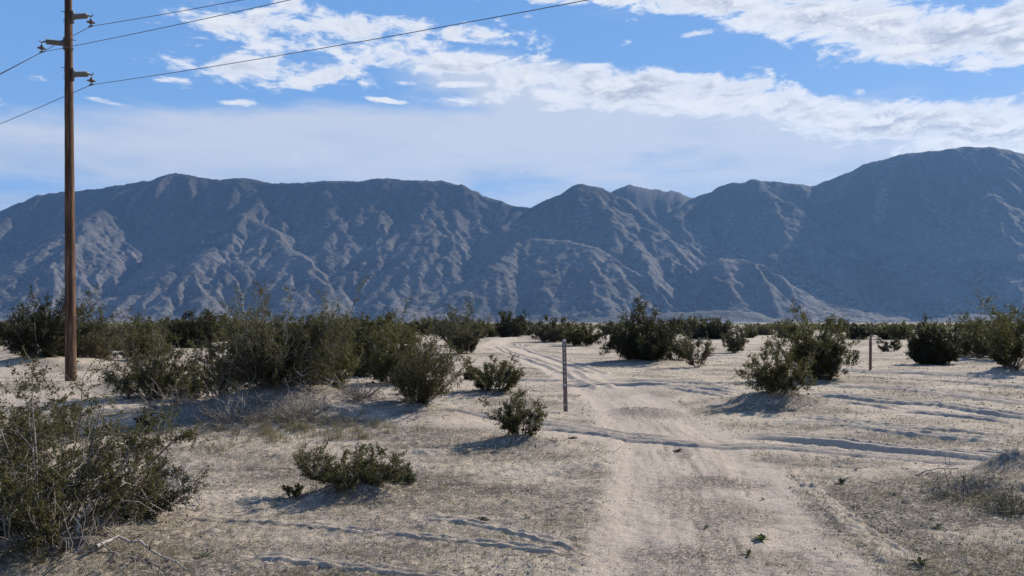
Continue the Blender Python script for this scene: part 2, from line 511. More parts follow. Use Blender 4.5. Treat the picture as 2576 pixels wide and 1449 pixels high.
# patches of dark crust and plant litter, plus the right bank's shadow painted dark: (px, py, radius x, radius y, amount)
LITTER_SHADE = [(1790, 1215, .62, .55, .9), (1840, 1290, .5, .9, .75), (1700, 1260, .28, .9, .5), (1800, 1420, .6, .5, .9), (1650, 1415, .5, .45, .6), (2010, 1430, .45, .4, .8), (1450, 1290, .4, .8, .7), (1480, 1190, .4, .5, .6),
          (1000, 1330, 1.2, .3, .6), (900, 1390, 1.5, .35, .7), (1250, 1370, .9, .3, .7), (2420, 1235, .7, .5, .9), (2250, 1380, .6, .6, .5), (2480, 1400, .6, .5, .7), (2150, 1060, 2.5, .6, .5), (2400, 1000, 4, 1.0, .6), (1640, 1037, .9, .8, .5)]


_cl = np.concatenate([[0], np.cumsum([math.dist(a, b) for a, b in zip(ROAD[:-1], ROAD[1:])])])
ROAD_L = [(a, b, c) for (a, b), c in zip(ROAD, _cl)]


def road_mask(x, y):
    d, _ = seg_dist(x, y, ROAD)
    w = 1.14 + 0.15 * fbm(x, y, 2.5, 3)
    m = np.clip((w - d) / 0.22 + 0.5, 0, 1)
    d2, _ = seg_dist(x, y, CROSS)
    m = np.maximum(m, 0.75 * np.clip((1.25 + 0.35 * fbm(x, y, 2.0, 3) - d2) / 0.5 + .5, 0, 1))
    d3, _ = seg_dist(x, y, UPPER)
    m = np.maximum(m, 0.45 * np.clip((1.5 + 0.6 * fbm(x, y, 3.0, 3) - d3) / 0.8 + .5, 0, 1))
    d4, _ = seg_dist(x, y, LOWER)
    m = np.maximum(m, 0.35 * np.clip((0.9 + 0.5 * fbm(x, y, 2.0, 3) - d4) / 0.5 + .5, 0, 1))
    return m, d


def ground_z(x, y, full=True):
    x, y = np.atleast_1d(np.asarray(x, float)), np.atleast_1d(np.asarray(y, float))
    dist = np.hypot(x, y)
    near = np.clip(1.3 - dist / 160.0, 0, 1)
    z = 0.10 * fbm(x, y, 9.0, 3) * np.clip(dist / 14, 0.25, 1) * np.clip(1.2 - dist / 900, 0, 1)
    mx, my = x + 0.35 * fbm(x, y, 1.3, 2), y + 0.35 * fbm(x + 40, y, 1.3, 2)
    for (px, py, rx, ry, h) in MOUNDS:
        cx, cy = gnd(px, py)
        q = ((mx - cx) / rx) ** 2 + ((my - cy) / ry) ** 2
        z = z + h * np.exp(-q * 1.1)
    m, dr = road_mask(x, y)
    if full:
        sel = dist < 90
        xs, ys = x[sel], y[sel]
        add = np.zeros(xs.shape)
        # wheel lanes of the road: shallow troughs, ridged middle
        d = dr[sel]
        _, along = seg_dist(x, y, ROAD_L)
        lane = np.exp(-((d - 0.72) / 0.24) ** 2)
        inroad = m[sel]
        add = add - 0.025 * lane * inroad
        add = add + 0.006 * lane * inroad * np.sin(along[sel] * 2 * math.pi / 0.085 + 3 * fbm(xs, ys, .5, 2)) * np.clip(fbm(xs, ys, 1.8, 2) + .6, 0, 1)
        rough = (1 - 0.55 * inroad)
        add = add + rough * (0.014 * fbm(xs, ys, 0.6, 2) + 0.016 * fbm(xs + 5, ys, 0.15, 3, .7))
        # small dry clumps standing proud of the sand
        cl = np.clip(fbm(xs - 3, ys + 8, 0.22, 2) - 0.28, 0, 1) * np.clip(fbm(xs, ys - 30, 2.2, 2) + 0.55, 0, 1)
        add = add + rough * 0.05 * cl
        z[sel] += add * near[sel]
    return z


def gz(x, y):
    return float(ground_z(x, y)[0])


def make_ruts():
    """each wheel rut: a shallow pressed lane between two low pushed-up banks of sand, following the relief"""
    for n_, (pts, w, dep, berm) in enumerate(RUTS):
        P = np.array(pts)
        w = w * .68
        berm = berm * (.48 if w < .05 else .56)
        # smooth the line, then step along it
        t = np.linspace(0, len(P) - 1, 60 * (len(P) - 1))
        i = np.clip(t.astype(int), 0, len(P) - 2)
        f = (t - i)[:, None]
        pm, pn = P[np.maximum(i - 1, 0)], P[np.minimum(i + 2, len(P) - 1)]
        a, b = P[i], P[i + 1]
        L = .5 * (2 * a + (b - pm) * f + (2 * pm - 5 * a + 4 * b - pn) * f ** 2 + (3 * a - pm - 3 * b + pn) * f ** 3)
        dl = np.concatenate([[0], np.cumsum(np.linalg.norm(np.diff(L, axis=0), axis=1))])
        m = max(12, int(dl[-1] / max(.04, min(.12, w * .5))))
        s_ = np.linspace(0, dl[-1], m)
        L = np.stack([np.interp(s_, dl, L[:, 0]), np.interp(s_, dl, L[:, 1])], -1)
        Tn = nrm(np.gradient(L, axis=0))
        Nn = np.stack([-Tn[:, 1], Tn[:, 0]], -1)
        off = np.array([-3.0, -2.4, -1.9, -1.5, -1.0, -.5, 0, .5, 1.0, 1.5, 1.9, 2.4, 3.0]) * w
        prof = np.array([-.25, .25, .85, 1.0, .55, .16, .12, .16, .55, 1.0, .85, .25, -.25]) * berm
        L = L + Nn * (w * .5 * fbm(L[:, 0], L[:, 1] + 9 * n_, 2.2, 2))[:, None]
        X = L[:, None, 0] + Nn[:, None, 0] * off
        Y = L[:, None, 1] + Nn[:, None, 1] * off
        amp = np.clip(1.30 + .45 * fbm(X + 3 * n_, Y, 2.6, 3), .8, 1.7)
        fade = np.clip(np.minimum(s_, dl[-1] - s_) / (4 * w + .3), 0, 1)[:, None]
        Z = ground_z(X.ravel(), Y.ravel()).reshape(X.shape) + prof * amp * fade + .014 * np.abs(fbm(X, Y, .16, 3)) * fade - .012 * (1 - fade)
        Z += .003 * np.sin(s_ * 2 * math.pi / .09)[:, None] * (np.abs(off) < .9 * w) * fade
        n, k = X.shape
        idx = np.arange(n * k).reshape(n, k)
        q = np.stack([idx[:-1, :-1], idx[:-1, 1:], idx[1:, 1:], idx[1:, :-1]], -1).reshape(-1, 4)
        me = build_mesh("wheel_rut", np.stack([X.ravel(), Y.ravel(), Z.ravel()], -1), [q], True, {'road': np.full(n * k, .6), 'litter_shade': np.full(n * k, .1)})
        tag(link("wheel_rut", me, M_SAND), kind='structure')


def make_ground():
    # rows are packed where the ground is near, columns fan out with distance
    inv = np.linspace(1 / 5.2, 1 / 160.0, 400)
    rows = np.concatenate([[-160, -60, -25, -12, -6, -2, 0, 1.5, 2.8, 3.8, 4.6], 1 / inv, np.geomspace(168, 8900, 36)])
    t = np.linspace(-1, 1, 600)
    Y = np.repeat(rows[:, None], len(t), 1)
    a = np.abs(t)
    core = np.minimum(a / 0.9, 1)
    half = 0.70 * np.maximum(rows, 4.0) + 0.4
    outer = 1.05 * np.maximum(rows, 0) + 60
    X = np.sign(t)[None, :] * (core[None, :] * half[:, None] + np.clip((a - 0.9) / 0.1, 0, 1)[None, :] ** 2 * (outer - half)[:, None])
    n, k = X.shape
    z = ground_z(X.ravel(), Y.ravel())
    m, dr_ = road_mask(X.ravel(), Y.ravel())
    _, along = seg_dist(X.ravel(), Y.ravel(), ROAD_L)
    xr, yr = X.ravel(), Y.ravel()
    lit_ = np.clip(fbm(xr * .55, yr, 1.5, 4) * 1.2 + 0.42, 0, 1) * (1 - 0.9 * m)
    sgn = np.sign(xr - np.interp(yr, [p[1] for p in ROAD[:9]], [p[0] for p in ROAD[:9]]))
    streak = fbm(dr_ * sgn * 9.0, along * .55, 1.0, 3)
    inroad = np.clip(1.35 - dr_, 0, 1) * np.clip((28 - yr) / 10, 0, 1)
    mid_ = np.exp(-((dr_ + .05) / .34) ** 2)
    lit_ = np.maximum(lit_, inroad * np.clip(.50 * mid_ * np.clip(.9 + fbm(xr, yr, 1.3, 2), 0, 1.4) + .75 * streak + .12, 0, .9))
    for (px, py, rx, ry, h) in MOUNDS[:8] + MOUNDS[9:10]:            # leaf litter on the hummocks, painted darker for the shade under the bushes
        cx, cy = gnd(px, py)
        q = ((xr - cx) / rx) ** 2 + ((yr - cy) / ry) ** 2
        lit_ = np.maximum(lit_, .95 * np.clip(1.7 - q + .6 * fbm(xr, yr, .8, 3), 0, 1))
    for (px, py, rx, ry, amp) in LITTER_SHADE:
        cx, cy = gnd(px, py)
        q = ((xr - cx) / rx) ** 2 + ((yr - cy) / ry) ** 2 + 0.9 * fbm(xr, yr, .7, 3)
        lit_ = np.maximum(lit_, amp * np.clip(1.3 - q, 0, 1))
    V = np.stack([X.ravel(), Y.ravel(), z], -1)
    idx = np.arange(n * k).reshape(n, k)
    q = np.stack([idx[:-1, :-1], idx[:-1, 1:], idx[1:, 1:], idx[1:, :-1]], -1).reshape(-1, 4)
    fm = m[q].mean(1)
    for name, sel in (("ground", fm < 0.5), ("dirt_road", fm >= 0.5)):
        f = q[sel]
        used = np.unique(f)
        remap = np.zeros(n * k, np.int32)
        remap[used] = np.arange(len(used))
        me = build_mesh(name, V[used], [remap[f]], True, {'road': m[used], 'litter_shade': lit_[used]})
        tag(link(name, me, M_SAND), kind='structure')


make_ground()
make_ruts()

# ------------------------------------------------------------------ mountains
RIDGES = [  # (rise per metre of distance, [(px, py, forward distance)])
    (.95, [(-900, 800, 4700), (-500, 700, 4900), (-200, 600, 5000), (0, 537, 5100), (60, 512, 5150), (110, 490, 5150), (170, 482, 5200), (230, 476, 5200), (330, 462, 5200), (398, 452, 5200), (412, 442, 5200), (434, 435, 5200), (480, 442, 5200), (540, 453, 5200), (575, 451, 5200), (612, 448, 5200), (650, 456, 5200), (690, 464, 5200), (750, 461, 5100), (830, 458, 5100), (900, 457, 5100), (970, 448, 5100), (1020, 455, 5100), (1110, 456, 5100), (1160, 466, 5050), (1200, 481, 5000), (1260, 508, 4950), (1310, 524, 4900), (1335, 523, 4900), (1380, 503, 4850), (1420, 489, 4800), (1448, 472, 4800), (1470, 462, 4800), (1490, 468, 4800), (1510, 474, 4850), (1560, 500, 4800)]),
    (.9, [(1480, 520, 5600), (1540, 478, 5600), (1560, 466, 5600), (1582, 460, 5600), (1650, 470, 5600), (1700, 483, 5600), (1740, 498, 5600), (1820, 540, 5600)]),
    (.92, [(1700, 530, 5300), (1745, 500, 5250), (1765, 494, 5200), (1800, 482, 5200), (1828, 466, 5200), (1850, 461, 5200), (1878, 461, 5200), (1900, 454, 5200), (1960, 458, 5200), (2000, 463, 5200), (2040, 468, 5250), (2080, 457, 5200), (2130, 436, 5150), (2180, 412, 5100), (2240, 398, 5050), (2300, 386, 5000), (2370, 378, 4950), (2400, 374, 4900), (2440, 370, 4900), (2480, 374, 4900), (2540, 379, 4900), (2576, 388, 4900), (2750, 405, 4900), (3000, 460, 4800), (3400, 620, 4700), (3800, 800, 4600)]),
    # spurs running down towards the plain
    (.62, [(330, 462, 5200), (255, 535, 4750), (215, 560, 4550), (165, 630, 4250), (120, 720, 3950), (95, 800, 3650)]),
    (.60, [(60, 512, 5150), (-40, 610, 4600), (-120, 720, 4100), (-180, 800, 3700)]),
    (.66, [(690, 464, 5200), (648, 515, 4850), (612, 540, 4650), (578, 585, 4420), (528, 635, 4170), (500, 682, 4000), (506, 745, 3780), (530, 805, 3560)]),
    (.62, [(528, 635, 4170), (440, 688, 3970), (350, 742, 3760), (290, 800, 3550)]),
    (.70, [(612, 540, 4650), (690, 580, 4450), (750, 640, 4200), (790, 700, 3980)]),
    (.72, [(830, 458, 5100), (838, 520, 4820), (868, 562, 4620), (880, 610, 4430), (862, 650, 4280)]),
    (.66, [(1020, 455, 5100), (950, 505, 4900), (925, 545, 4720)]),
    (.64, [(1110, 456, 5100), (1085, 510, 4850), (1075, 550, 4620), (1000, 588, 4480), (930, 645, 4260), (868, 695, 4060), (828, 745, 3860), (806, 803, 3580)]),
    (.66, [(1160, 466, 5050), (1150, 530, 4800), (1120, 572, 4570), (1068, 605, 4400), (1020, 662, 4150), (988, 735, 3860), (1012, 805, 3560)]),
    (.75, [(1120, 572, 4570), (1135, 625, 4330), (1155, 690, 4120)]),
    (.64, [(1310, 524, 4900), (1275, 570, 4600), (1330, 598, 4370), (1420, 605, 4260), (1490, 622, 4150), (1528, 650, 4040), (1566, 708, 3850), (1612, 765, 3650), (1640, 806, 3480)]),
    (.62, [(1330, 598, 4370), (1250, 660, 4080), (1170, 730, 3830), (1110, 800, 3580)]),
    (.66, [(1470, 462, 4800), (1530, 520, 4640), (1590, 575, 4450), (1650, 650, 4180), (1702, 722, 3900), (1740, 770, 3700)]),
    (.72, [(1765, 494, 5200), (1715, 535, 4960), (1700, 590, 4740)]),
    (.70, [(1900, 454, 5200), (1950, 500, 4950), (1976, 540, 4760), (1964, 592, 4560), (1944, 640, 4380), (1936, 690, 4200)]),
    (.68, [(1750, 735, 3860), (1785, 690, 3930), (1828, 650, 3980), (1862, 652, 3980), (1900, 684, 3940), (1920, 730, 3860)]),
    (.55, [(1500, 800, 3420), (1640, 789, 3430), (1800, 781, 3440), (1900, 784, 3430), (1960, 803, 3400)]),
    (.68, [(2440, 370, 4900), (2462, 480, 4520), (2482, 560, 4280), (2500, 650, 4020), (2480, 740, 3760), (2450, 803, 3560)]),
    (.95, [(2180, 412, 5100), (2150, 540, 4650), (2120, 640, 4300), (2098, 700, 4060)]),
    (.85, [(2300, 386, 5000), (2290, 520, 4560), (2270, 640, 4180), (2250, 740, 3840)]),
    (.66, [(2750, 405, 4900), (2700, 560, 4350), (2640, 700, 3880), (2620, 800, 3550)]),
]
FANS = [(1985, 696, 4250, .32), (2130, 750, 3950, .32), (1850, 768, 3800, .30), (830, 742, 3950, .38), (270, 752, 3850, .38), (1085, 765, 3800, .27), (2400, 770, 3720, .28), (2600, 740, 3800, .35)]


def make_mountains():
    u = np.linspace(-.86, .86, 740)
    yy = np.concatenate([np.linspace(3300, 5300, 300), np.linspace(5320, 7400, 18)])
    X, Y = np.meshgrid(u, yy)
    X = X * Y
    x, y = X.ravel(), Y.ravel()
    wx = x + 26 * fbm(x, y, 520, 2) + 6 * fbm(x + 900, y, 110, 2)
    wy = y + 26 * fbm(x + 3000, y, 520, 2) + 6 * fbm(x, y + 700, 110, 2)
    s = 13.0
    top = np.full(x.shape, -1e9)
    layers, dnear = [], np.full(x.shape, 1e9)
    for k, pts in RIDGES:
        P = [at(*p) for p in pts]
        best = np.full(x.shape, -1e9)
        for a, b in zip(P[:-1], P[1:]):
            dx, dy = b.x - a.x, b.y - a.y
            t = np.clip(((wx - a.x) * dx + (wy - a.y) * dy) / (dx * dx + dy * dy), 0, 1)
            d = np.hypot(wx - a.x - t * dx, wy - a.y - t * dy)
            h = a.z + t * (b.z - a.z) - k * np.sqrt(d * d + 45 ** 2) + k * 45
            dnear = np.where(h > np.maximum(best, top), d, dnear)
            best = np.maximum(best, h)
        layers.append(best)
        top = np.maximum(top, best)
    acc = np.zeros(x.shape)
    for L in layers:
        acc += np.exp(np.clip((L - top) / s, -40, 0))
    h = top + s * np.log(acc) * 0.5
    fan = np.full(x.shape, -8.0)
    for (px, py, Yd, k) in FANS:
        p = at(px, py, Yd)
        d = np.hypot(x - p.x, y - p.y)
        fan = np.maximum(fan, p.z - k * d)
    fan = np.maximum(fan, (y - 3420) * 0.02)
    fan = np.where(y < 3300, -8 + 0 * y, fan)
    rock = np.clip((h - fan) / 60.0, 0, 1)
    sh = 10.0
    hm = np.maximum(h, fan) + sh * np.log1p(np.exp(-np.abs(h - fan) / sh)) * 0.6
    H = hm.reshape(X.shape)
    # gullies: cosine stripes that run down the fall line, octave on octave, each following the relief of the last
    def grad(Hm):
        gy = np.gradient(Hm, axis=0) / np.gradient(Y, axis=0)
        gu = np.gradient(Hm, axis=1) / np.gradient(X, axis=1)
        # X depends on the row as well: correct the row derivative
        gy = gy - gu * (np.gradient(X, axis=0) / np.gradient(Y, axis=0))
        return gu, gy
    gx, gy = grad(H)
    gx, gy = gx.ravel(), gy.ravel()
    slope0 = np.hypot(gx, gy)
    steep = np.clip((slope0 - 0.12) / 0.35, 0, 1) * rock
    crest = np.clip((dnear - 15) / 130, 0.06, 1)
    # slopes on the sheltered side weather smoother than those facing right
    aspect = np.clip(0.5 - 1.6 * gx / np.maximum(slope0, 1e-3), 0, 1)
    steep0 = steep * crest
    steep = steep * crest * (0.26 + 0.85 * aspect)
    hh = hm.copy()
    wash = np.clip(1 - rock * 1.4, 0, 1) * np.clip((y - 3300) / 200, 0, 1)
    for o, (wl, amp) in enumerate(((230, 30), (105, 14), (48, 5.0), (23, 2.2))):
        f = 1.0 / wl
        sx, sy = -gy, gx
        ln = np.maximum(np.hypot(sx, sy), 1e-6)
        sx, sy = sx / ln, sy / ln
        px, py = x * f, y * f
        ix, iy = np.floor(px).astype(np.int64), np.floor(py).astype(np.int64)
        fx, fy = px - ix, py - iy
        a = np.zeros(x.shape); dax = np.zeros(x.shape); day = np.zeros(x.shape); ws = np.zeros(x.shape)
        for i in (-1, 0, 1, 2):
            for j in (-1, 0, 1, 2):
                rx = i + 0.5 * (_hash2(ix + i, iy + j, o) - 0.5) * 2 - fx
                ry = j + 0.5 * (_hash2(ix + i, iy + j, o + 50) - 0.5) * 2 - fy
                w = np.exp(-(rx * rx + ry * ry) * 2.0)
                mag = -(rx * sx + ry * sy) * 2 * math.pi
                a += np.cos(mag) * w
                sn = -np.sin(mag) * w * 2 * math.pi
                dax += sn * sx; day += sn * sy
                ws += w
        a /= ws; dax /= ws; day /= ws
        amp_l = amp * steep
        # V-shaped: sharpen the troughs
        hh += amp_l * (a - 0.35 * (1 - np.abs(a)))
        gx = gx + dax * f * amp_l
        gy = gy + day * f * amp_l
        if o < 3:
            wash = np.maximum(wash, (0.7, .45, .3)[o] * np.clip(-a * 1.8 - 0.55, 0, 1) * steep0)
    # crags and boulders
    rough = steep * np.clip(0.6 + 0.8 * fbm(x, y, 300, 2), 0.1, 1.3)
    hh += rough * (6.0 * fbm(x, y, 55, 4, 0.65) + 3.0 * np.abs(fbm(x, y, 17, 2)))
    hh += (6.5 * fbm(x, y, 80, 4, .6) + 2.2 * fbm(x, y, 22, 2)) * rock
    hh += (1 - rock) * (7.0 * fbm(x, y, 70, 4, .65) + 5.0 * np.abs(fbm(x, y, 18, 2))) * np.clip((y - 3400) / 150, 0, 1)
    hh += 1.2 * fbm(x, y, 14, 2) * np.clip((y - 3350) / 100, 0, 1)
    V = np.stack([x, y, hh], -1)
    n, k = X.shape
    idx = np.arange(n * k).reshape(n, k)
    q = np.stack([idx[:-1, :-1], idx[:-1, 1:], idx[1:, 1:], idx[1:, :-1]], -1).reshape(-1, 4)
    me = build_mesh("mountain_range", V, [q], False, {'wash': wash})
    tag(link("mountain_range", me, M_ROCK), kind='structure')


make_mountains()


# ------------------------------------------------------------------ haze
def make_haze():
    m, t = new_mat("dry_air")
    v = t.n('ShaderNodeVolumePrincipled', {'Color': (0.27, 0.53, 1.0, 1), 'Density': 0.000032, 'Anisotropy': 0.25})
    t.n('ShaderNodeOutputMaterial', {'Volume': v.outputs[0]})
    mb = MB()
    mb.box((0, 4400, 590), (19600, 9600, 1184))
    o = link("haze", mb.mesh("haze"), m)
    tag(o, kind='stuff')
    o.visible_shadow = True


make_haze()


# ------------------------------------------------------------------ shrubs
def grow(rng, start, dirv, length, n, wig, up=0.0, droop=0.0):
    """N wiggly shoots: start (N,3), dirv (N,3), length (N,) -> (N,n,3)"""
    N = len(start)
    P = np.zeros((N, n, 3))
    P[:, 0] = start
    d = nrm(dirv)
    step = (length / (n - 1))[:, None]
    for i in range(1, n):
        d = d + rng.normal(0, wig, (N, 3))
        d[:, 2] += up - droop * i / n
        d = nrm(d)
        P[:, i] = P[:, i - 1] + d * step
    return P


def pick(rng, P, cnt, lo, hi):
    """cnt points per shoot: position, tangent, parent index, t"""
    N, n, _ = P.shape
    par = np.repeat(np.arange(N), cnt)
    t = rng.uniform(lo, hi, len(par)) * (n - 1)
    i = np.minimum(t.astype(int), n - 2)
    fr = (t - i)[:, None]
    return P[par, i] * (1 - fr) + P[par, i + 1] * fr, nrm(P[par, i + 1] - P[par, i]), par, t / (n - 1)


def shrub_data(seed, H, Rd, stems=18, sec=6, ter=5, leaves=10, leaf=0.03, bare=6, lean=(0, 0), low=0.15, thick=1.0, dense=2.2, clump=0.75, spread=1.0, wig=0.14, fill=.2, twigs=True, ground=None, spike=.13, reach=1.0, elong=1.0):
    """woody shoots (list of (P, radii, stem index)), leaves, and with ground(x, y) the sprawling shoots follow the relief"""
    rng = np.random.RandomState(seed)
    # crown: stems fan out from the root, tips on an uneven dome
    az_ = (np.arange(stems) + rng.uniform(-.4, .4, stems)) * 2.399963
    tl = np.sqrt((np.arange(stems) + 0.5) / stems) * spread
    tl = np.clip(tl + rng.normal(0, .06, stems), 0.02, 1.02)
    tilt = tl * R(78)
    k = rng.uniform(0.62, 1.06, stems) * np.where(rng.rand(stems) < spike, 1.16, 1)
    tip = np.stack([np.cos(az_) * np.sin(tilt) * Rd * k, np.sin(az_) * np.sin(tilt) * Rd * k * elong, (low + (1 - low) * np.cos(tilt) ** 0.8) * H * k], -1)
    tip[:, 0] += lean[0] * tip[:, 2]
    tip[:, 1] += lean[1] * tip[:, 2]
    b = np.stack([np.cos(az_), np.sin(az_) * elong, 0 * az_], -1) * (0.10 * Rd * rng.uniform(.2, 1, stems))[:, None]
    b[:, 2] = -0.04
    n = 8
    s = np.linspace(0, 1, n)[None, :, None]
    ctrl = b * 0.55 + tip * np.array([0.55, 0.55, 0.36])
    P1 = (1 - s) ** 2 * b[:, None] + 2 * s * (1 - s) * ctrl[:, None] + s ** 2 * tip[:, None]
    wg = np.cumsum(rng.normal(0, wig * 0.35, P1.shape), 1) * (np.linalg.norm(tip, axis=1)[:, None, None] / n)
    P1 = P1 + wg * s
    L1 = np.linalg.norm(tip - b, axis=1)
    r1 = (0.0065 + 0.0042 * L1)[:, None] * thick * np.linspace(1, .32, n)[None]
    shoots = [(P1, r1, np.arange(stems))]
    st, tg, par, tt = pick(rng, P1, sec, fill, .97)
    rad = nrm(st - np.array([lean[0] * H * .4, 0, H * .15]))
    d = tg * 0.8 + rad * 0.45 + rng.normal(0, .42, st.shape) + np.array([0, 0, .22])
    L2 = (0.16 + 0.20 * rng.rand(len(st))) * L1[par] * clump / 0.75
    P2 = grow(rng, st, d, L2, 5, wig * 1.6, .05)
    r2 = (0.0042 * thick * (0.6 + 0.6 * rng.rand(len(st))))[:, None] * np.linspace(1, .45, 5)[None]
    root2 = par
    shoots.append((P2, r2, root2))
    st, tg, par, tt = pick(rng, P2, ter, .2, 1.0)
    d = tg * 0.7 + rng.normal(0, .55, st.shape) + np.array([0, 0, .25])
    L3 = (0.25 + 0.35 * rng.rand(len(st))) * L2[par] + 0.03
    P3 = grow(rng, st, d, L3, 3, wig * 2, .05)
    r3 = np.full((len(st), 1), 0.0019 * thick) * np.linspace(1, .55, 3)[None]
    root3 = root2[par]
    if twigs:
        shoots.append((P3, r3, root3))
    # leafless grey shoots sprawling low around the root
    if bare:
        az2 = rng.uniform(0, 2 * math.pi, bare)
        d = np.stack([np.cos(az2), np.sin(az2), rng.uniform(.05, .55, bare)], -1)
        Lb = Rd * reach * rng.uniform(.55, 1.15, bare)
        Pb = grow(rng, b[rng.randint(0, stems, bare)] * .5, d, Lb, 9, wig * 1.7, 0.03, .10)
        Pb[:, :, 2] = np.maximum(Pb[:, :, 2], 0.02)
        rb = (0.006 * thick + 0.003 * Lb)[:, None] * np.linspace(1, .3, 9)[None]
        ib = stems + np.arange(bare)
        shoots.append((Pb, rb, ib))
        st, tg, par, tt = pick(rng, Pb, 5, .3, 1)
        Pc = grow(rng, st, tg + rng.normal(0, .55, st.shape), Lb[par] * rng.uniform(.12, .4, len(par)), 5, wig * 2.2, .02)
        Pc[:, :, 2] = np.maximum(Pc[:, :, 2], 0.015)
        rc = np.full((len(st), 1), 0.003 * thick) * np.linspace(1, .4, 5)[None]
        shoots.append((Pc, rc, ib[par]))
        sprawl = (Pb, Pc)
    if bare and ground is not None:
        for A in sprawl:
            A[:, :, 2] += ground(A[:, :, 0], A[:, :, 1])
    # leaves along the outer twigs
    leaves = int(round(leaves * dense))
    c1, t1, p1, _ = pick(rng, P3, leaves, .15, 1.0)
    c2, t2, p2, _ = pick(rng, P2, max(1, leaves // 2), .3, 1.0)
    C = np.concatenate([c1, c2]) + rng.normal(0, leaf * 0.55, (len(c1) + len(c2), 3))
    tone = np.concatenate([root3[p1], root2[p2]]) * 0.6180339 % 1.0 * 0.35 + rng.rand(len(C)) * 0.65
    return shoots, leaf_quads(rng, C, leaf), tone


def leaf_quads(rng, C, size):
    """one small pointed leaf (a triangle) per point"""
    N = len(C)
    a = nrm(rng.normal(0, 1, (N, 3)) + np.array([0, 0, .35]))
    b = nrm(np.cross(a, rng.normal(0, 1, (N, 3))))
    s = size * rng.uniform(.6, 1.25, (N, 1))
    return np.stack([C - a * s * .45 - b * s * .36, C - a * s * .35 + b * s * .40, C + a * s * .62], 1).reshape(-1, 3)


def foliage_mesh(name, V, tone):
    q = np.arange(len(V)).reshape(-1, 3)
    return build_mesh(name, V, [q], False, {'tone': np.repeat(tone, 3)})


def wood_mesh(name, shoots, sel=None, k=(5, 3, 3, 4, 3)):
    Vs, Fs, Ts, c = [], [], [], 0
    for i, (P, r, root) in enumerate(shoots):
        if sel is not None:
            m = root == sel
            P, r, root = P[m], r[m], root[m]
        if not len(P):
            continue
        V, q = tubes(P, r, k[min(i, len(k) - 1)])
        Vs.append(V); Fs.append(q + c); c += len(V)
        tn = (root * 0.754877 % 1.0) * 0.7 + (0.3 if P.shape[1] > 8 else 0.0)
        Ts.append(np.repeat(tn, P.shape[1] * k[min(i, len(k) - 1)]))
    return build_mesh(name, np.concatenate(Vs), Fs, False, {'tone': np.clip(np.concatenate(Ts), 0, 1)})


BUSHES = []


def shrub(px, py, label, seed, W, H, mats=(None, None), stems_apart=True, group="creosote bushes on the desert flat", name="creosote_bush", **kw):
    x, y = gnd(px, py)
    d = math.hypot(x, y)
    root = link(name, None, loc=(x, y, gz(x, y) - 0.02))
    tag(root, label, "bush", group)
    kw.setdefault('leaf', max(0.018, d * 0.0019))
    kw.setdefault('twigs', d < 24)        # beyond that a twig is far thinner than anything that shows
    z0 = gz(x, y)
    kw['ground'] = lambda a, b: (ground_z(a.ravel() + x, b.ravel() + y, False) - z0).reshape(a.shape)
    shoots, LV, tone = shrub_data(seed, H, W / 2, **kw)
    if d < 28:
        BUSHES.append((x, y, W / 2))
    lm, bm = mats[0] or M_LEAF, mats[1] or M_BARK
    if stems_apart:
        ids = np.unique(np.concatenate([s[2] for s in shoots]))
        for i in ids:
            link("stem", wood_mesh("stem", shoots, i), bm, root)
    else:
        tag(link("branches", wood_mesh("branches", shoots), bm, root), kind='stuff')
    if len(LV):
        tag(link("foliage", foliage_mesh("foliage", LV, tone), lm, root), kind='stuff')
    return root


D, B, P_ = M_LEAF_DARK, M_BARK_BROWN, M_LEAF_PALE
# foreground
shrub(120, 1392, "large sprawling bush with tangled grey branches filling the near lower left corner", 1, 2.3, 1.38, reach=1.15, stems=36, sec=7, ter=6, leaves=12, bare=46, dense=2.5, low=.06, wig=.24, leaf=.020, thick=1.0, fill=.22)
shrub(335, 1300, "low arching dark bush with long bare branches beside the near corner bush", 2, 1.15, .80, (D, M_BARK), reach=1.7, stems=20, sec=7, ter=5, leaves=11, bare=30, low=.2, lean=(.12, 0), wig=.22, leaf=.018)
shrub(85, 1130, "tall thin leafy bush in front of the utility pole foot, nearest the left edge", 3, 1.0, 1.2, stems=8, sec=6, ter=5, leaves=9, bare=4, low=.3, leaf=0.027, wig=.15)
shrub(180, 1110, "small leafy bush whose sprig overlaps the foot of the utility pole", 31, .8, .95, stems=7, sec=5, ter=5, leaves=9, bare=3, low=.3, leaf=0.026, wig=.15)
shrub(885, 1238, "knee-high spreading bush on a bare hummock between the cross track and the near wheel ruts", 4, 1.5, .42, spike=.05, stems=34, sec=7, ter=5, leaves=9, bare=8, low=.10, leaf=.019, wig=.2, lean=(-.10, 0))
shrub(1000, 1215, "bright green low tuft-like bush at the right end of the small hummock", 41, .5, .28, (M_LEAF_GREEN, M_BARK), stems=14, sec=6, ter=4, leaves=8, bare=2, low=.12, leaf=.016, lean=(.25, 0))
shrub(738, 1246, "tiny leafy bush at the left end of the small hummock", 42, .28, .2, stems=6, sec=4, ter=4, leaves=8, bare=1, leaf=0.017)
shrub(1306, 1106, "small rounded bush with a narrow dark foot beside the cross track, nearest the marker post", 5, 1.05, .82, stems=20, sec=6, ter=5, leaves=10, bare=3, low=.2, lean=(.08, 0), leaf=0.024)
shrub(1250, 992, "small rounded green bush behind the narrow-footed one, left of the marker post", 6, 1.8, .98, stems=24, sec=6, ter=5, leaves=9, bare=2, low=.1, leaf=0.039)
shrub(1180, 955, "very small dark bush in the gap between the fan-shaped bush and the rounded green one", 61, .55, .42, (D, B), stems=7, sec=4, ter=4, leaves=8, bare=1, leaf=0.043)
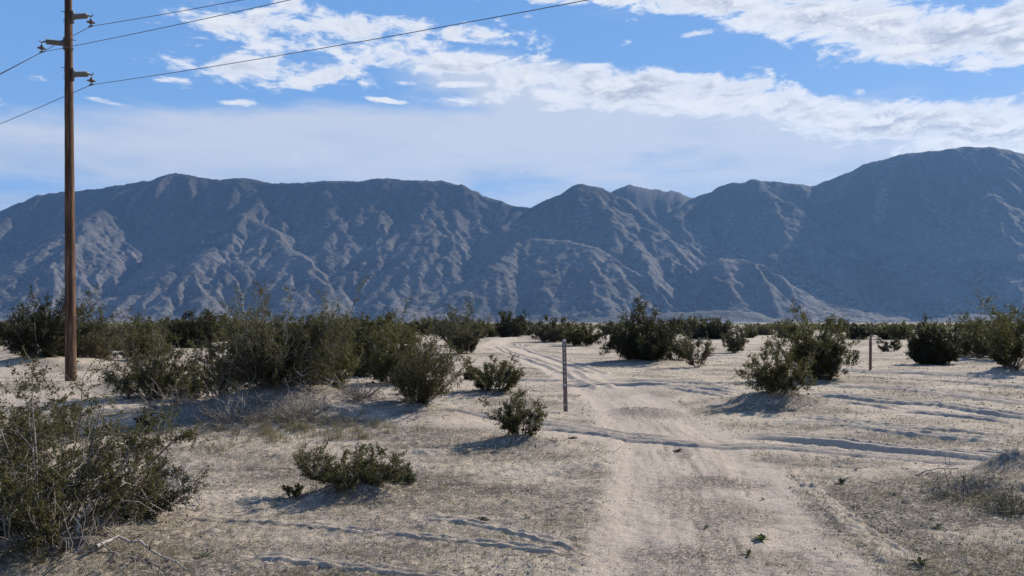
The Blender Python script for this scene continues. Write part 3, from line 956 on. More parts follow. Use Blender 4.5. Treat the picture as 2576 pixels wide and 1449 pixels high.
shrub(1055, 1048, "fan-shaped bush of bare upright twigs with thin rods reaching out to the right", 7, 1.75, 1.45, (M_LEAF, B), stems=46, sec=7, ter=4, leaves=7, bare=14, low=.15, lean=(.12, 0), leaf=.030, spread=.95, wig=.12)
shrub(2420, 1262, "low grey leafless scrub in front of the bank at the right edge", 44, 1.1, .24, (P_, M_BARK), stems=16, sec=6, ter=4, leaves=1, dense=1, bare=26, low=.1, leaf=.016, wig=.22)
shrub(2545, 1300, "dry twiggy scrub at the foot of the bank, touching the right edge", 45, .8, .22, (P_, M_BARK), stems=22, sec=5, ter=4, leaves=3, dense=1, bare=10, low=.2, leaf=.018, wig=.16)
shrub(-5, 1345, "full dark bush cut by the left edge behind the near corner bush", 46, 1.2, 1.22, stems=28, sec=7, ter=6, leaves=11, bare=8, low=.08, wig=.2, leaf=.021)
for (px, py, label, sd, W_, H_) in ((590, 1072, "tangle of dead grey branches on the left flank of the shaded hummock", 47, 1.9, .5), (745, 1072, "tangle of dead grey branches on the front of the shaded hummock", 48, 1.7, .42),
                                    (430, 1040, "tangle of dead grey branches in the shade left of the hummock", 49, 1.6, .4), (905, 1045, "tangle of dead twigs in the shade between the hummock and the fan-shaped bush", 50, 1.5, .4)):
    shrub(px, py, label, sd, W_, H_, (P_, M_BARK), group="tangles of dead branches", name="dead_brush", stems=14, sec=5, ter=3, leaves=1, dense=1, bare=44, low=.1, leaf=.02, wig=.22, thick=1.3)
# left thicket
shrub(690, 1044, "largest bush of the left thicket, crowning a shaded sand hummock with bare roots below", 8, 3.6, 1.95, reach=1.15, stems=60, sec=8, ter=6, leaves=8, bare=60, low=.04, leaf=.034, thick=1.3, wig=.2, elong=.75)
shrub(812, 1030, "leafy bush with two tall spikes right behind the hummock bush", 81, 2.0, 2.2, stems=26, sec=8, ter=6, leaves=8, bare=10, low=.1, leaf=.036, thick=1.2)
shrub(560, 1035, "open bush with one spike of leaves standing left behind the hummock bush", 82, 1.7, 1.9, stems=18, sec=7, ter=5, leaves=8, bare=10, low=.2, leaf=.036, thick=1.2, lean=(-.1, 0))
shrub(652, 1010, "tall bush topped by the highest leafy spike of the left thicket", 83, 1.3, 2.8, stems=8, sec=6, ter=5, leaves=9, bare=4, low=.35, leaf=.036, thick=1.2, spread=.6)
shrub(1000, 965, "dense olive bush directly behind the fan-shaped bush", 9, 2.9, 2.0, stems=46, sec=8, ter=5, leaves=8, bare=3, low=.03, leaf=.05)
shrub(915, 945, "dark bush between the hummock bush and the dense olive bush", 91, 2.3, 1.8, (D, B), stems=40, sec=8, ter=5, leaves=8, bare=3, low=.02, leaf=.056)
shrub(385, 1005, "grey-green bush with pale twisted bare branches right of the utility pole", 10, 2.5, 1.75, stems=38, sec=8, ter=5, leaves=7, bare=34, low=.06, leaf=.04, thick=1.3, wig=.22)
shrub(470, 1010, "small dark-footed bush at the foot of the pale twisted bush", 101, 1.15, .95, stems=13, sec=5, ter=5, leaves=9, bare=5, low=.2, leaf=0.040, lean=(-.1, 0))
shrub(95, 925, "dark dense bush left behind the utility pole", 11, 3.6, 2.5, (D, M_BARK), stems=50, sec=8, ter=5, leaves=8, bare=12, low=.03, leaf=.066, thick=1.4)
shrub(215, 915, "tall pale bush with thin feathery twigs right behind the utility pole", 12, 4.2, 2.9, (P_, M_BARK), stems=50, sec=8, ter=5, leaves=6, bare=34, low=.03, leaf=.064, thick=1.3)
shrub(350, 905, "olive bush on the skyline between the utility pole and the hummock bush", 13, 3.0, 2.2, stems=30, sec=7, ter=5, leaves=7, bare=4, low=.1, leaf=0.067)
shrub(364, 1075, "tiny bush beside the big shadow below the pale twisted bush", 14, .42, .36, stems=6, sec=4, ter=4, leaves=9, bare=0, leaf=0.024)
# right side
shrub(1620, 911, "broad dark dense bush alone right of the marker post", 15, 4.3, 2.4, (D, B), spike=0, stems=70, sec=9, ter=6, leaves=8, bare=3, low=.0, leaf=.072, thick=1.3, fill=.12)
shrub(1752, 922, "thin open bush at the right end of the broad dark bush", 16, 1.7, 1.75, (P_, B), stems=14, sec=6, ter=4, leaves=5, bare=3, low=.3, leaf=0.061)
shrub(1700, 905, "brownish bush partly behind the broad dark bush", 161, 2.4, 1.5, (M_LEAF, B), stems=18, sec=6, ter=5, leaves=6, bare=2, leaf=0.073)
shrub(1845, 890, "small lone bush between the broad dark bush and the hummock bush to the right", 17, 1.8, 1.7, (P_, B), stems=16, sec=6, ter=5, leaves=6, bare=2, low=.1, leaf=0.085)
shrub(2040, 958, "tall leaning bush behind the shaded hummock on the right", 18, 3.2, 2.35, stems=36, sec=8, ter=6, leaves=8, bare=3, low=.15, leaf=0.049, lean=(.05, 0), thick=1.3)
shrub(2085, 962, "dark-trunked bush at the right foot of the tall leaning bush", 181, 1.7, 1.35, (D, B), stems=15, sec=6, ter=5, leaves=9, bare=3, low=.35, leaf=0.049)
shrub(1965, 1018, "sparse bush leaning left over the shaded hummock", 19, 1.8, .95, stems=34, sec=7, ter=5, leaves=8, bare=8, low=.12, leaf=.034, lean=(-.14, 0))
shrub(2348, 915, "near-black rounded bush right of the plain brown post", 20, 2.5, 1.9, (D, B), spike=0, stems=60, sec=9, ter=5, leaves=9, bare=2, low=-.02, leaf=.07, fill=.1)
shrub(2440, 898, "olive bush behind the near-black rounded bush", 21, 3.6, 2.1, stems=30, sec=7, ter=5, leaves=7, bare=2, low=.05, leaf=0.081)
shrub(2550, 937, "tall brown bush cut by the right edge on its own low mound", 22, 2.7, 2.35, (M_LEAF, B), stems=34, sec=7, ter=5, leaves=7, bare=8, low=.08, leaf=0.061)
shrub(2510, 905, "tall dense bush behind the brown bush at the right edge", 23, 3.6, 2.9, stems=30, sec=7, ter=5, leaves=7, bare=2, low=.1, leaf=0.076)
shrub(2238, 884, "tiny sparse bush on the sand right of the plain brown post", 24, 1.6, .95, (P_, B), stems=10, sec=5, ter=4, leaves=5, bare=2, leaf=0.085)
# along the far bend of the road
shrub(1168, 890, "brown vase-shaped bush left of the bend in the road", 25, 2.3, 1.75, (P_, B), stems=22, sec=6, ter=5, leaves=7, bare=3, low=.3, leaf=0.091)
shrub(1160, 868, "tall pale open bush behind the vase-shaped bush", 26, 5.6, 3.3, (P_, B), stems=26, sec=7, ter=5, leaves=5, bare=2, low=.2, leaf=0.122)
shrub(1285, 852, "dark rounded bush just beyond the bend in the road", 27, 4.3, 2.9, (D, B), stems=36, sec=7, ter=5, leaves=8, bare=1, low=.02, leaf=0.152)
shrub(1385, 860, "grey-brown bush in shadow right of the bend in the road", 28, 4.8, 2.3, (P_, B), stems=30, sec=7, ter=5, leaves=6, bare=2, low=.02, leaf=0.134)
shrub(1465, 868, "brown bush behind the top of the marker post", 29, 4.0, 2.0, (M_LEAF, B), stems=26, sec=7, ter=5, leaves=6, bare=2, low=.05, leaf=0.122)

# scrub belt: copies of a few grown bushes
PROTO = []
rb = np.random.RandomState(77)
for i in range(7):
    shoots, LV, tone = shrub_data(300 + i, 1.0, 0.95, stems=26 + 3 * i % 9, sec=7, ter=4, leaves=5, leaf=.075, bare=2, low=.0, thick=.9, twigs=False, spread=.85 + .05 * i)
    PROTO.append((wood_mesh("branches", shoots, k=(4, 3, 3, 3, 3)), foliage_mesh("foliage", LV, tone), (M_LEAF, D, P_)[i % 3], (M_BARK, B, B)[i % 3]))
for w, f, lm, bm in PROTO:
    w.materials.append(bm)
    f.materials.append(lm)
ZONES = [(-1e9, 165, "left of the utility pole"), (165, 480, "right of the utility pole"), (480, 900, "behind the hummock bush"), (900, 1230, "behind the fan-shaped bush"), (1230, 1420, "beyond the road bend"),
         (1420, 1530, "right of the marker post"), (1530, 1730, "behind the broad dark bush"), (1730, 1930, "behind the small lone bush"), (1930, 2160, "behind the leaning bush"), (2160, 2290, "behind the plain post"), (2290, 1e9, "behind the near-black bush")]
KINDW = ("olive", "dark", "brownish")
ORD = "first second third fourth fifth sixth seventh eighth ninth tenth eleventh twelfth thirteenth fourteenth fifteenth sixteenth seventeenth eighteenth nineteenth twentieth".split()
belt = {}
placed = []
tries = 0
while len(placed) < 130 and tries < 6000:
    tries += 1
    px = rb.uniform(-60, 2640)
    Y = 1 / rb.uniform(1 / 230.0, 1 / 48.0)
    x = (px - CX) / FPX * Y
    left = px < 1080
    if Y < (64 if left else 92) + 14 * math.sin(px * .013):
        continue
    m, dr = road_mask(np.array([x]), np.array([Y]))
    if dr[0] < 3.0:
        continue
    if any((x - a) ** 2 + (Y - b) ** 2 < (1.1 + Y * .012) ** 2 for a, b in placed):
        continue
    placed.append((x, Y))
    i = rb.randint(0, 7)
    w, f, lm, bm = PROTO[i]
    h = rb.uniform(1.1, 2.15) if rb.rand() < .85 else rb.uniform(2.2, 2.9)
    wd = h * rb.uniform(.85, 1.35)
    o = bpy.data.objects.new("creosote_bush", None)
    COL.objects.link(o)
    o.location = (x, Y, gz(x, Y) - .02)
    o.scale = (wd, wd, h)
    o.rotation_euler = (0, 0, rb.uniform(0, 6.28))
    zone = next(z for a, b, z in ZONES if a <= px < b)
    belt.setdefault(zone, []).append((x / Y, KINDW[i % 3], o))
    for nm, me in (("branches", w), ("foliage", f)):
        c = bpy.data.objects.new(nm, me)
        COL.objects.link(c)
        c.parent = o
        c['kind'] = 'stuff'


for zone, row in belt.items():
    row.sort(key=lambda r: r[0])
    for j, (_, kw_, o) in enumerate(row):
        k = len(row) - 1 - j
        place = ORD[j] + " from the left" if j <= k else (ORD[k] + " from the right" if k else "last on the right")
        tag(o, "%s scrub belt bush %s, %s of its row" % (kw_, zone, place), "bush", "bushes of the scrub belt")


def far_scrub():
    rng = np.random.RandomState(5)
    N = 3600
    Y = 1 / rng.uniform(1 / 2300.0, 1 / 135.0, N)
    X = rng.uniform(-.78, .78, N) * Y
    m, dr = road_mask(X, Y)
    keep = dr > 4
    X, Y = X[keep], Y[keep]
    dens = fbm(X, Y, 90, 2)
    keep = dens > -0.35
    X, Y = X[keep], Y[keep]
    Z = ground_z(X, Y, False)
    n = len(X)
    h = rng.uniform(.7, 2.1, n) * np.where(rng.rand(n) < .10, 1.6, 1)
    L = 30
    u = nrm(rng.normal(0, 1, (n, L, 3)))
    u *= rng.uniform(.35, 1, (n, L, 1)) ** .6
    u[:, :, 2] = np.abs(u[:, :, 2])
    wd = (h * rng.uniform(.6, .95, n))[:, None]
    C = np.stack([X[:, None] + u[:, :, 0] * wd, Y[:, None] + u[:, :, 1] * wd, Z[:, None] + (.06 + .9 * u[:, :, 2]) * h[:, None]], -1).reshape(-1, 3)
    sz = np.repeat(np.clip(Y * .0015, .24, .7), L)[:, None]
    tone = np.clip(np.repeat(rng.rand(n), L) * .7 + rng.rand(n * L) * .3, 0, 1)
    V = leaf_quads(rng, C, 1.0)
    V = (V.reshape(-1, 3, 3) - C[:, None]) * sz[:, :, None] * 1.2 + C[:, None]
    o = link("distant_scrub", foliage_mesh("distant_scrub", V.reshape(-1, 3), tone), M_LEAF)
    tag(o, "belt of far scrub fading out towards the foot of the mountains", "scrub", kind='stuff')


far_scrub()


# ------------------------------------------------------------------ ground cover
def scatter(rng, N, lo, hi, half=.70):
    Y = 1 / rng.uniform(1 / hi, 1 / lo, N)
    return rng.uniform(-half, half, N) * Y + rng.uniform(-.3, .3, N), Y


def blades(rng, X, Y, per, hmin, hmax, width, tone_lo=0, tone_hi=1, lean=.5):
    Z = ground_z(X, Y)
    n = len(X)
    bx = np.repeat(X, per) + rng.normal(0, .018, n * per)
    by = np.repeat(Y, per) + rng.normal(0, .018, n * per)
    bz = np.repeat(Z, per) - .005
    d = np.hypot(bx, by)
    h = rng.uniform(hmin, hmax, n * per) * np.repeat(rng.uniform(.6, 1.3, n), per)
    ang = rng.uniform(0, 2 * math.pi, n * per)
    w = np.maximum(width, d * .00042)
    ln = rng.normal(0, lean, (n * per, 2)) * h[:, None]
    base = np.stack([bx, by, bz], -1)
    side = np.stack([np.cos(ang), np.sin(ang), 0 * ang], -1) * w[:, None] * .5
    tip = base + np.stack([ln[:, 0], ln[:, 1], h], -1)
    V = np.stack([base - side, base + side, tip], 1).reshape(-1, 3)
    tone = np.repeat(np.clip(np.repeat(rng.uniform(tone_lo, tone_hi, n), per) * .6 + rng.uniform(tone_lo, tone_hi, n * per) * .4, 0, 1), 3)
    return V, tone


def cover(name, label, cat, mat, sets):
    Vs, Ts = zip(*sets)
    V = np.concatenate(Vs)
    me = build_mesh(name, V, [np.arange(len(V)).reshape(-1, 3)], False, {'tone': np.concatenate(Ts)})
    tag(link(name, me, mat), label, cat, kind='stuff')


rg = np.random.RandomState(21)
X, Y = scatter(rg, 70000, 5.2, 60)
m, dr = road_mask(X, Y)
pat = fbm(X, Y, 2.4, 3)
keep = (rg.rand(len(X)) > m * .97) & (pat + rg.uniform(-.5, .5, len(X)) > -.2)
sets = [blades(rg, X[keep], Y[keep], 3, .02, .075, .0028)]
gx_, gy_ = gnd(770, 1085)                                # the stand of tall straw below the hummock bush
n = 90
Xs, Ys = gx_ + rg.normal(0, .8, n), gy_ + rg.normal(0, .65, n)
Xs, Ys = np.repeat(Xs, 9) + rg.normal(0, .07, n * 9), np.repeat(Ys, 9) + rg.normal(0, .07, n * 9)
sets.append(blades(rg, Xs, Ys, 5, .09, .24, .003, .1, .8, .22))
gx_, gy_ = gnd(560, 1080)
Xs, Ys = np.repeat(gx_ + rg.normal(0, 1.0, 60), 8) + rg.normal(0, .08, 480), np.repeat(gy_ + rg.normal(0, .6, 60), 8) + rg.normal(0, .08, 480)
sets.append(blades(rg, Xs, Ys, 4, .06, .15, .003, .1, .8, .25))
gx_, gy_ = gnd(2520, 1275)
Xs, Ys = gx_ + rg.normal(0, .35, 160), gy_ + rg.normal(0, .2, 160)
sets.append(blades(rg, Xs, Ys, 4, .05, .13, .003, .1, .8, .25))
for (px, py, rx, ry, amp) in LITTER_SHADE:                     # trampled dark stubble in the litter and painted-shadow patches
    gx_, gy_ = gnd(px, py)
    n = int(min(1500, 900 * amp * rx * ry + 150))
    sets.append(blades(rg, gx_ + rg.normal(0, .55 * rx, n), gy_ + rg.normal(0, .55 * ry, n), 3, .008, .035, .004, 0, .28, .9))
cover("dry_grass", "short dead straw standing in patches all over the sand", "grass", M_STRAW, sets)
X, Y = scatter(rg, 15000, 5.2, 40)
m, dr = road_mask(X, Y)
pat = fbm(X + 50, Y, 3.0, 3)
bias = np.where((X < 0) & (Y < 14), .3, 0)
keep = (rg.rand(len(X)) > m) & (pat + bias + rg.uniform(-.3, .3, len(X)) > .18)
cover("sprouts", "tiny grey-green sprouts scattered on the sand", "plants", M_SPROUT, [blades(rg, X[keep], Y[keep], 3, .02, .065, .004)])


def clods():
    rng = np.random.RandomState(8)
    X, Y = scatter(rng, 26000, 5.2, 45)
    m, dr = road_mask(X, Y)
    pat = fbm(X, Y + 77, 1.5, 3)
    keep = (rng.rand(len(X)) > m * .75) & (pat + rng.uniform(-.5, .5, len(X)) > -.05)
    X, Y = X[keep], Y[keep]
    n = len(X)
    Z = ground_z(X, Y)
    d = np.hypot(X, Y)
    s = np.maximum(.006, d * .0006) * rng.uniform(.5, 1.9, n)
    O = np.array([(1, 0, 0), (-1, 0, 0), (0, 1, 0), (0, -1, 0), (0, 0, .7), (0, 0, -.6)], float)
    V = O[None] * s[:, None, None] * rng.uniform(.6, 1.4, (n, 6, 1)) + rng.normal(0, .2, (n, 6, 3)) * s[:, None, None]
    V += np.stack([X, Y, Z + s * .2], -1)[:, None]
    F = np.array([(0, 2, 4), (2, 1, 4), (1, 3, 4), (3, 0, 4), (2, 0, 5), (1, 2, 5), (3, 1, 5), (0, 3, 5)])
    f = (np.arange(n)[:, None, None] * 6 + F[None]).reshape(-1, 3)
    me = build_mesh("sand_clods", V.reshape(-1, 3), [f], False, {'tone': np.repeat(rng.rand(n), 6)})
    tag(link("sand_clods", me, M_CLOD), "small clods, pebbles and crumbs of crust lying on the sand", "clods", kind='stuff')
    # twig litter
    X, Y = scatter(rng, 4200, 5.2, 28)
    m, dr = road_mask(X, Y)
    keep = rng.rand(len(X)) > m
    X, Y = X[keep], Y[keep]
    for (bx, by, br) in BUSHES:
        k_ = int((110 if br < 1.5 else 260) * br)
        X = np.append(X, bx - .3 * br + rng.normal(0, .75 * br, k_))
        Y = np.append(Y, by - .3 * br + rng.normal(0, .75 * br, k_))
    an = rng.uniform(0, 6.28, len(X))
    st = np.stack([X, Y, ground_z(X, Y) + .012], -1)
    P = grow(rng, st, np.stack([np.cos(an), np.sin(an), 0 * an + .08], -1), rng.uniform(.05, .24, len(X)), 4, .16)
    V, q = tubes(P, np.maximum(.0035, np.hypot(X, Y) * .00042)[:, None] * np.linspace(1, .5, 4)[None], 3)
    me = build_mesh("twig_litter", V, [q], False, {'tone': np.repeat(rng.rand(len(X)), 12)})
    tag(link("twig_litter", me, M_BARK), "short broken twigs littering the sand", "twigs", kind='stuff')


clods()


def weed(px, py, label, seed, r, h, nleaf=14, mat=None):
    rng = np.random.RandomState(seed)
    x, y = gnd(px, py)
    root = link("desert_weed", None, loc=(x, y, gz(x, y)))
    tag(root, label, "weed", "green weeds on the sand")
    for i in range(nleaf):
        a = i * 2.399963 + rng.uniform(-.3, .3)
        el_ = rng.uniform(.25, 1.1)
        L = 1.15 * r * rng.uniform(.6, 1.1)
        d = np.array([math.cos(a) * math.cos(el_), math.sin(a) * math.cos(el_), math.sin(el_) * h / r])
        sd = np.array([-math.sin(a), math.cos(a), 0]) * L * .17
        p0 = np.zeros(3); p1 = d * L * .55; p2 = d * L + np.array([0, 0, -.15 * L])
        nn = np.array([0, 0, L * .05])
        V = [p0 - sd * .25, p0 + sd * .25, p1 + sd, p1 - nn, p1 - sd, p2]
        F3 = [(2, 5, 3), (3, 5, 4)]
        F4 = [(0, 3, 4, 0)]
        me = build_mesh("leaf", V, [np.array([(0, 3, 4), (0, 1, 3), (1, 2, 3)] + F3)], True, {'tone': np.full(6, rng.rand() * .8)})
        link("leaf", me, mat or M_LEAF_GREEN, root)


weed(1705, 1134, "dark spreading weed at the near edge of the cross track", 1, .13, .09, 16, M_LEAF_DARK)
weed(1212, 1312, "dark low weed in the ruts below the small hummock", 2, .10, .06, 14, M_LEAF_DARK)
weed(1915, 1368, "largest green weed, in the middle of the road", 3, .11, .08, 18)
weed(1775, 1337, "small green weed left of the largest one in the road", 4, .06, .05, 9)
weed(1880, 1408, "blackish weed with upright leaves at the bottom of the road", 5, .08, .06, 12, M_LEAF_DARK)
weed(2358, 1341, "small bright green weed among straw at the lower right", 6, .07, .06, 9)
weed(2315, 1438, "broad-leaved dark green weed at the bottom right of the road", 7, .11, .08, 14)
weed(2115, 1222, "dark spiky weed right of the road below the deep ruts", 8, .12, .08, 14, M_LEAF_DARK)
weed(2250, 1252, "small green weed between the spiky weed and the bank", 9, .07, .05, 9)
weed(515, 1398, "tiny green weed under the bare branches of the corner bush", 10, .08, .05, 10)
weed(1440, 1098, "grey weed between the ruts left of the road junction", 11, .14, .07, 14, M_LEAF_PALE)
weed(1920, 1256, "small dark weed at the right wheel lane of the road", 12, .06, .04, 8, M_LEAF_DARK)


def dead_branch(pts, label, rad, seed, twigs=3, mat=None):
    rng = np.random.RandomState(seed)
    P = []
    for (px, py, dz) in pts:
        x, y = gnd(px, py)
        P.append((x, y, gz(x, y) + dz))
    P = np.array(P)
    c = P[0].copy()
    root = link("dead_branch", None, loc=c)
    tag(root, label, "branch", "dead branches on the sand")
    t = np.linspace(0, len(P) - 1, 10)
    i = np.minimum(t.astype(int), len(P) - 2)
    Q = P[i] * (1 - (t - i))[:, None] + P[i + 1] * (t - i)[:, None] - c + rng.normal(0, rad * .7, (10, 3))
    V, q = tubes(Q[None], np.linspace(rad, rad * .35, 10)[None], 5)
    link("limb", build_mesh("limb", V, [q], True, {'tone': np.full(len(V), 1.0)}), mat or M_BARK, root)
    for k in range(twigs):
        j = rng.randint(2, 9)
        d = Q[j] - Q[j - 1] + rng.normal(0, .05, 3)
        d[2] = abs(d[2])
        W = grow(rng, Q[j:j + 1], d[None], np.array([.12 + .2 * rng.rand()]), 5, .2)
        V, q = tubes(W, (np.linspace(rad * .45, rad * .2, 5))[None], 4)
        link("twig", build_mesh("twig", V, [q], True, {'tone': np.full(len(V), .6)}), mat or M_BARK, root)


dead_branch([(255, 1300, .1), (330, 1240, .26), (385, 1205, .34), (440, 1225, .22), (490, 1290, .05)], "long dead branch arching rightwards from the corner bush", .019, 3, 4)
dead_branch([(300, 1270, .12), (372, 1215, .25), (430, 1100 + 120, .22), (505, 1265, .03)], "second arching dead branch beneath the long one by the corner bush", .014, 4, 4)
dead_branch([(240, 1420, .05), (300, 1395, .10), (380, 1410, .08), (470, 1440, .02)], "pale grey dead branch lying lowest below the corner bush", .016, 5, 5)
dead_branch([(205, 1395, .02), (190, 1385, .20), (205, 1382, .38), (245, 1385, .52)], "bleached twisted upright stick inside the corner bush", .018, 6, 2)
dead_branch([(440, 1212, .02), (480, 1180, .18), (530, 1165, .28), (580, 1205, .12), (590, 1225, .01)], "thin hooped twig bending over to the sand right of the corner bush", .007, 7, 0)
dead_branch([(2310, 1206, .02), (2360, 1202, .05), (2412, 1203, .05), (2418, 1215, .01)], "bleached bent stick on the sand left of the bank", .010, 8, 0)
dead_branch([(1322, 1100, .06), (1336, 1106, .05), (1350, 1126, .0)], "short dark dead limb poking out right of the narrow-footed bush", .02, 9, 0, M_BARK_BROWN)
dead_branch([(940, 1262, .02), (985, 1265, .05), (1010, 1268, .03)], "pale broken stick in front of the small hummock", .009, 10, 1)


# ------------------------------------------------------------------ the utility pole and its lines
def make_pole():
    bx, by = gnd(179, 958)
    base = Vector((bx, by, gz(bx, by)))
    top_seen = at(172, 0, by)
    ax = (top_seen - base) / (top_seen.z - base.z)          # per metre of height
    root = link("utility_pole", None, loc=base)
    tag(root, "tall brown wooden utility pole with three side insulators rising from the left scrub", "pole")

    def on(py):                                             # point of the axis seen at row py (relative to the base)
        h = at(172, py, by).z - base.z
        return Vector((ax.x * h, ax.y * h, h))
    Hp = 15.2
    prof = [(0.0 if i else -.03, .185) for i in range(1)]
    rng = np.random.RandomState(4)
    prof = []
    for i in range(40):
        t = i / 39
        prof.append((t, .183 - .068 * t + rng.normal(0, .0018)))
    prof += [(1.001, .10), (1.0015, .0)]
    V, F = lathe((0, 0, -.3), tuple(Vector((ax.x, ax.y, 1)) * Hp), prof, 20)
    V = np.array(V)
    a = np.arctan2(V[:, 1] - V[:, 2] * ax.y, V[:, 0] - V[:, 2] * ax.x)
    V[:, :2] *= 1
    link("shaft", build_mesh("shaft", V, [np.array(F)], True), M_POLE, root)
    dpx = by / FPX                                          # metres per picture unit at the pole
    clamps = []
    for side, prow, arm0, arm1, ce, cl in ((1, 43, 186, 226, 44, 72), (-1, 110, 160, 118, 107, 131), (1, 188, 188, 227, 191, 218)):
        c = on(prow)
        rp = .12
        mb = MB()
        mb.box(c + Vector((side * (rp + .03), 0, 0)), (.05, .10, .44))
        mb.box(c + Vector((side * (rp + .07), 0, .02)), (.07, .12, .20))
        mb.tube([c + Vector((side * (rp - .3), 0, .17)), c + Vector((side * (rp + .08), 0, .17))], .012)
        mb.tube([c + Vector((side * (rp - .3), 0, -.17)), c + Vector((side * (rp + .08), 0, -.17))], .012)
        link("bracket", mb.mesh("bracket"), M_STEEL, root)
        a0 = c + Vector((side * (rp + .10), -.02, .01))
        tilt = (prow - ce) * dpx * .6
        a1 = a0 + Vector((side * .52, -.10, tilt))
        pr = [(0, .05), (.02, .055)]
        ns = 13
        for i in range(ns):
            t = .06 + .86 * i / (ns - 1)
            pr += [(t - .022, .052), (t - .006, .098), (t + .004, .098), (t + .010, .052)]
        pr += [(.96, .05), (1.0, .045), (1.001, 0)]
        V, F = lathe(a0, a1, pr, 14)
        ins = link("post_insulator", build_mesh("post_insulator", V, [np.array(F)], False), M_INSUL, root)
        e = a1
        mb = MB()
        u = Vector((side, -.15, 0)).normalized()
        mb.tube([e - u * .02, e + u * .06 + Vector((0, 0, -.01)), e + u * .11 + Vector((0, 0, -.04)), e + u * .17 + Vector((0, 0, -.02)), e + u * .19 + Vector((0, 0, .05))], [.035, .030, .022, .020, .014])
        h = e + u * .12
        mb.tube([h + Vector((0, 0, -.03)), h + Vector((0, 0, -.16))], .014)
        link("hook", mb.mesh("hook", True), M_STEEL, ins)
        b0 = h + Vector((0, 0, -.12))
        V, F = lathe(b0, b0 + Vector((0, 0, -.19)), [(0, .012), (.05, .035), (.35, .052), (.45, .060), (.58, .135), (.66, .145), (.72, .13), (.74, .05), (1.0, .022), (1.001, 0)], 16)
        link("bell_insulator", build_mesh("bell_insulator", V, [np.array(F)], True), M_PORC, root)
        k = b0 + Vector((0, 0, -.21))
        mb = MB()
        mb.tube([k + Vector((0, 0, .04)), k + Vector((0, 0, -.02))], .016)
        ld = Vector((math.sin(LINE_AZ), math.cos(LINE_AZ), 0))
        mb.tube([k - ld * .14 + Vector((0, 0, -.065)), k - ld * .06 + Vector((0, 0, -.045)), k + Vector((0, 0, -.04)), k + ld * .06 + Vector((0, 0, -.045)), k + ld * .14 + Vector((0, 0, -.065))], [.018, .036, .042, .036, .018])
        link("wire_clamp", mb.mesh("wire_clamp", True), M_STEEL, root)
        clamps.append(base + k + Vector((0, 0, -.05)))
    for side, prow in ((-1, 29), (-1, 51), (1, 102), (1, 127), (-1, 170), (-1, 193)):
        c = on(prow)
        mb = MB()
        L = .24 if prow in (29, 170, 102) else .17
        mb.tube([c + Vector((side * .08, -.02, 0)), c + Vector((side * L, -.02, 0))], .011)
        mb.tube([c + Vector((side * (L - .012), -.02, 0)), c + Vector((side * (L + .004), -.02, .0))], .02)
        link("step_bolt", mb.mesh("step_bolt"), M_STEEL, root)
    return clamps


LINE_AZ = R(123)
CLAMPS = make_pole()


def make_wire(P, exits, label):
    """each conductor sags away from its clamp on both sides; spans end at poles out of sight"""
    mbp = []
    for sgn, (ex, ey) in ((-1, exits[0]), (1, exits[1])):
        u = Vector((math.sin(LINE_AZ) * sgn, math.cos(LINE_AZ) * sgn, 0))
        d = ray(ex, ey)
        # sight line meets the vertical plane of the span
        det = d.x * u.y - d.y * u.x
        t = (P.x * u.y - P.y * u.x) / det
        q = Vector((0, 0, CAM_H)) + d * t
        s = (q - P).to_2d().dot(u.to_2d())
        Ls = 95.0
        b = (q.z - P.z) / (s * s - Ls * s)
        pts = [P + u * (Ls * i / 60) + Vector((0, 0, b * ((Ls * i / 60) ** 2 - Ls * Ls * i / 60))) for i in range(61)]
        mbp.append(pts)
    pts = mbp[0][::-1] + mbp[1][1:]
    V, q = tubes(np.array([tuple(p - P) for p in pts])[None], np.full((1, len(pts)), .011), 6)
    tag(link("power_line", build_mesh("power_line", V, [q], True), M_WIRE, loc=P), label, "wire", "power lines on the utility pole")


make_wire(CLAMPS[0], ((0, 185.5), (608, 0)), "uppermost power line, hung from the top right insulator of the pole")
make_wire(CLAMPS[1], ((0, 187.5), (728, 0)), "middle power line, hung from the left-hand insulator of the pole")
make_wire(CLAMPS[2], ((0, 312), (1478, 0)), "lowest power line, hung from the bottom right insulator of the pole")


# ------------------------------------------------------------------ marker posts
def glyph(txt, size):
    cu = bpy.data.curves.new("letter", 'FONT')
    cu.body, cu.size, cu.align_x, cu.align_y, cu.extrude = txt, size, 'CENTER', 'CENTER', .0006
    tmp = bpy.data.objects.new("tmp", cu)
    COL.objects.link(tmp)
    dg = bpy.context.evaluated_depsgraph_get()
    me = bpy.data.meshes.new_from_object(tmp.evaluated_get(dg))
    bpy.data.objects.remove(tmp)
    return me


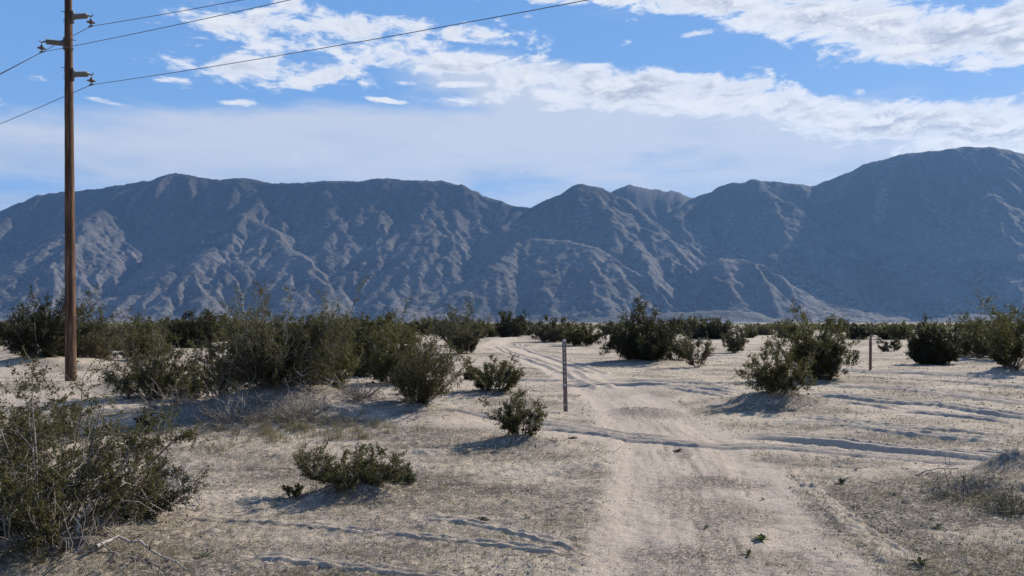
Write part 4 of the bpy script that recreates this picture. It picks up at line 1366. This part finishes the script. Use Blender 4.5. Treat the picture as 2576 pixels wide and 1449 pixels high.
def make_marker():
    x, y = gnd(1423, 1030)
    z = gz(x, y)
    hgt = at(1420, 853, y).z - z
    W = .096
    root = link("marker_post", None, loc=(x, y, z))
    lean = math.atan2((1423 - 1419.5) * y / FPX, hgt)
    root.rotation_euler = (0, -lean, R(-4))
    tag(root, "slim brown marker post with white numbers down its face, standing left of the road", "marker post", "brown marker posts")
    mb = MB()
    n = 5
    # shallow ribbed blade with a tapered top
    prof = [(-W / 2, .010), (-W / 2 + .012, -.002), (0, .0), (W / 2 - .012, -.002), (W / 2, .010)]
    V, F = [], []
    for zz, sc in ((-.2, 1), (hgt - .04, 1), (hgt, .72)):
        for (a, b) in prof:
            V.append((a * sc, b, zz))
        for (a, b) in reversed(prof):
            V.append((a * sc, b + .007, zz))
    for i in range(2):
        for j in range(10):
            F.append((i * 10 + j, i * 10 + (j + 1) % 10, (i + 1) * 10 + (j + 1) % 10, (i + 1) * 10 + j))
    blade = build_mesh("blade", V, [np.array(F), np.array([(20, 21, 28, 29), (21, 22, 27, 28), (22, 23, 26, 27), (23, 24, 25, 26)])], False)
    link("blade", blade, M_POST, root)
    s = y / FPX                                   # metres per picture unit at the post
    def zrow(row3840):
        return hgt + (853 - row3840 / 1.4907) * s
    for ch, row, sz in (("E", 1291, .062), ("0", 1307, .085), ("7", 1326, .085), ("5", 1344, .085), ("0", 1377, .085), ("7", 1394, .085), ("8", 1412, .085), ("A", 1427, .048)):
        me = glyph(ch, sz)
        o = link("letter", me, M_WHITE, root, (0, -.0035, zrow(row)))
        o.rotation_euler = (math.pi / 2, 0, 0)
    for kind, row in (("diamond", 1358), ("dot", 1442), ("arrow", 1276), ("stripe", 1517)):
        if kind == "diamond":
            P = [(-.020, 0), (0, -.030), (.020, 0), (0, .030)]
        elif kind == "dot":
            P = [(.024 * math.cos(a * .524), .024 * math.sin(a * .524)) for a in range(12)]
        elif kind == "stripe":
            P = [(-.035, -.008), (.035, -.008), (.035, .008), (-.035, .008)]
        else:
            P = [(-.026, -.028), (.026, -.028), (.026, .006), (0, .034), (-.026, .006)]
        k = len(P)
        V = [(a, -.0042, b) for a, b in P] + [(a, -.0030, b) for a, b in P]
        me = bpy.data.meshes.new("decal")
        me.from_pydata(V, [], [tuple(range(k)), tuple(range(2 * k - 1, k - 1, -1))] + [(i, i + k, (i + 1) % k + k, (i + 1) % k) for i in range(k)])
        link("decal", me, M_WHITE, root, (0, 0, zrow(row)))


make_marker()


def make_post():
    x, y = gnd(2189.5, 934)
    z = gz(x, y)
    hgt = at(2191, 843, y).z - z
    root = link("brown_post", None, loc=(x, y, z))
    root.rotation_euler = (0, R(1.6), R(10))
    tag(root, "plain brown post with no lettering, standing alone in the sand on the right", "marker post", "brown marker posts")
    w = .115
    mb = MB()
    V, F = [], []
    prof = [(-w / 2, -.014), (w / 2, -.014), (w / 2, .016), (-w / 2, .016)]
    for zz, sx in ((-.2, 1), (hgt * .80, 1), (hgt * .9, .82), (hgt, .28)):
        V += [(a * sx, b, zz) for a, b in prof]
    for i in range(3):
        for j in range(4):
            F.append((i * 4 + j, i * 4 + (j + 1) % 4, (i + 1) * 4 + (j + 1) % 4, (i + 1) * 4 + j))
    F.append((12, 13, 14, 15))
    link("blade", build_mesh("blade", V, [np.array(F)], False), M_POST2, root)
    mb = MB()
    for zz in (.35 * hgt, .62 * hgt):
        mb.tube([(0, -.022, zz), (0, -.010, zz)], .012)
    link("rivet", mb.mesh("rivet"), M_STEEL, root)


make_post()
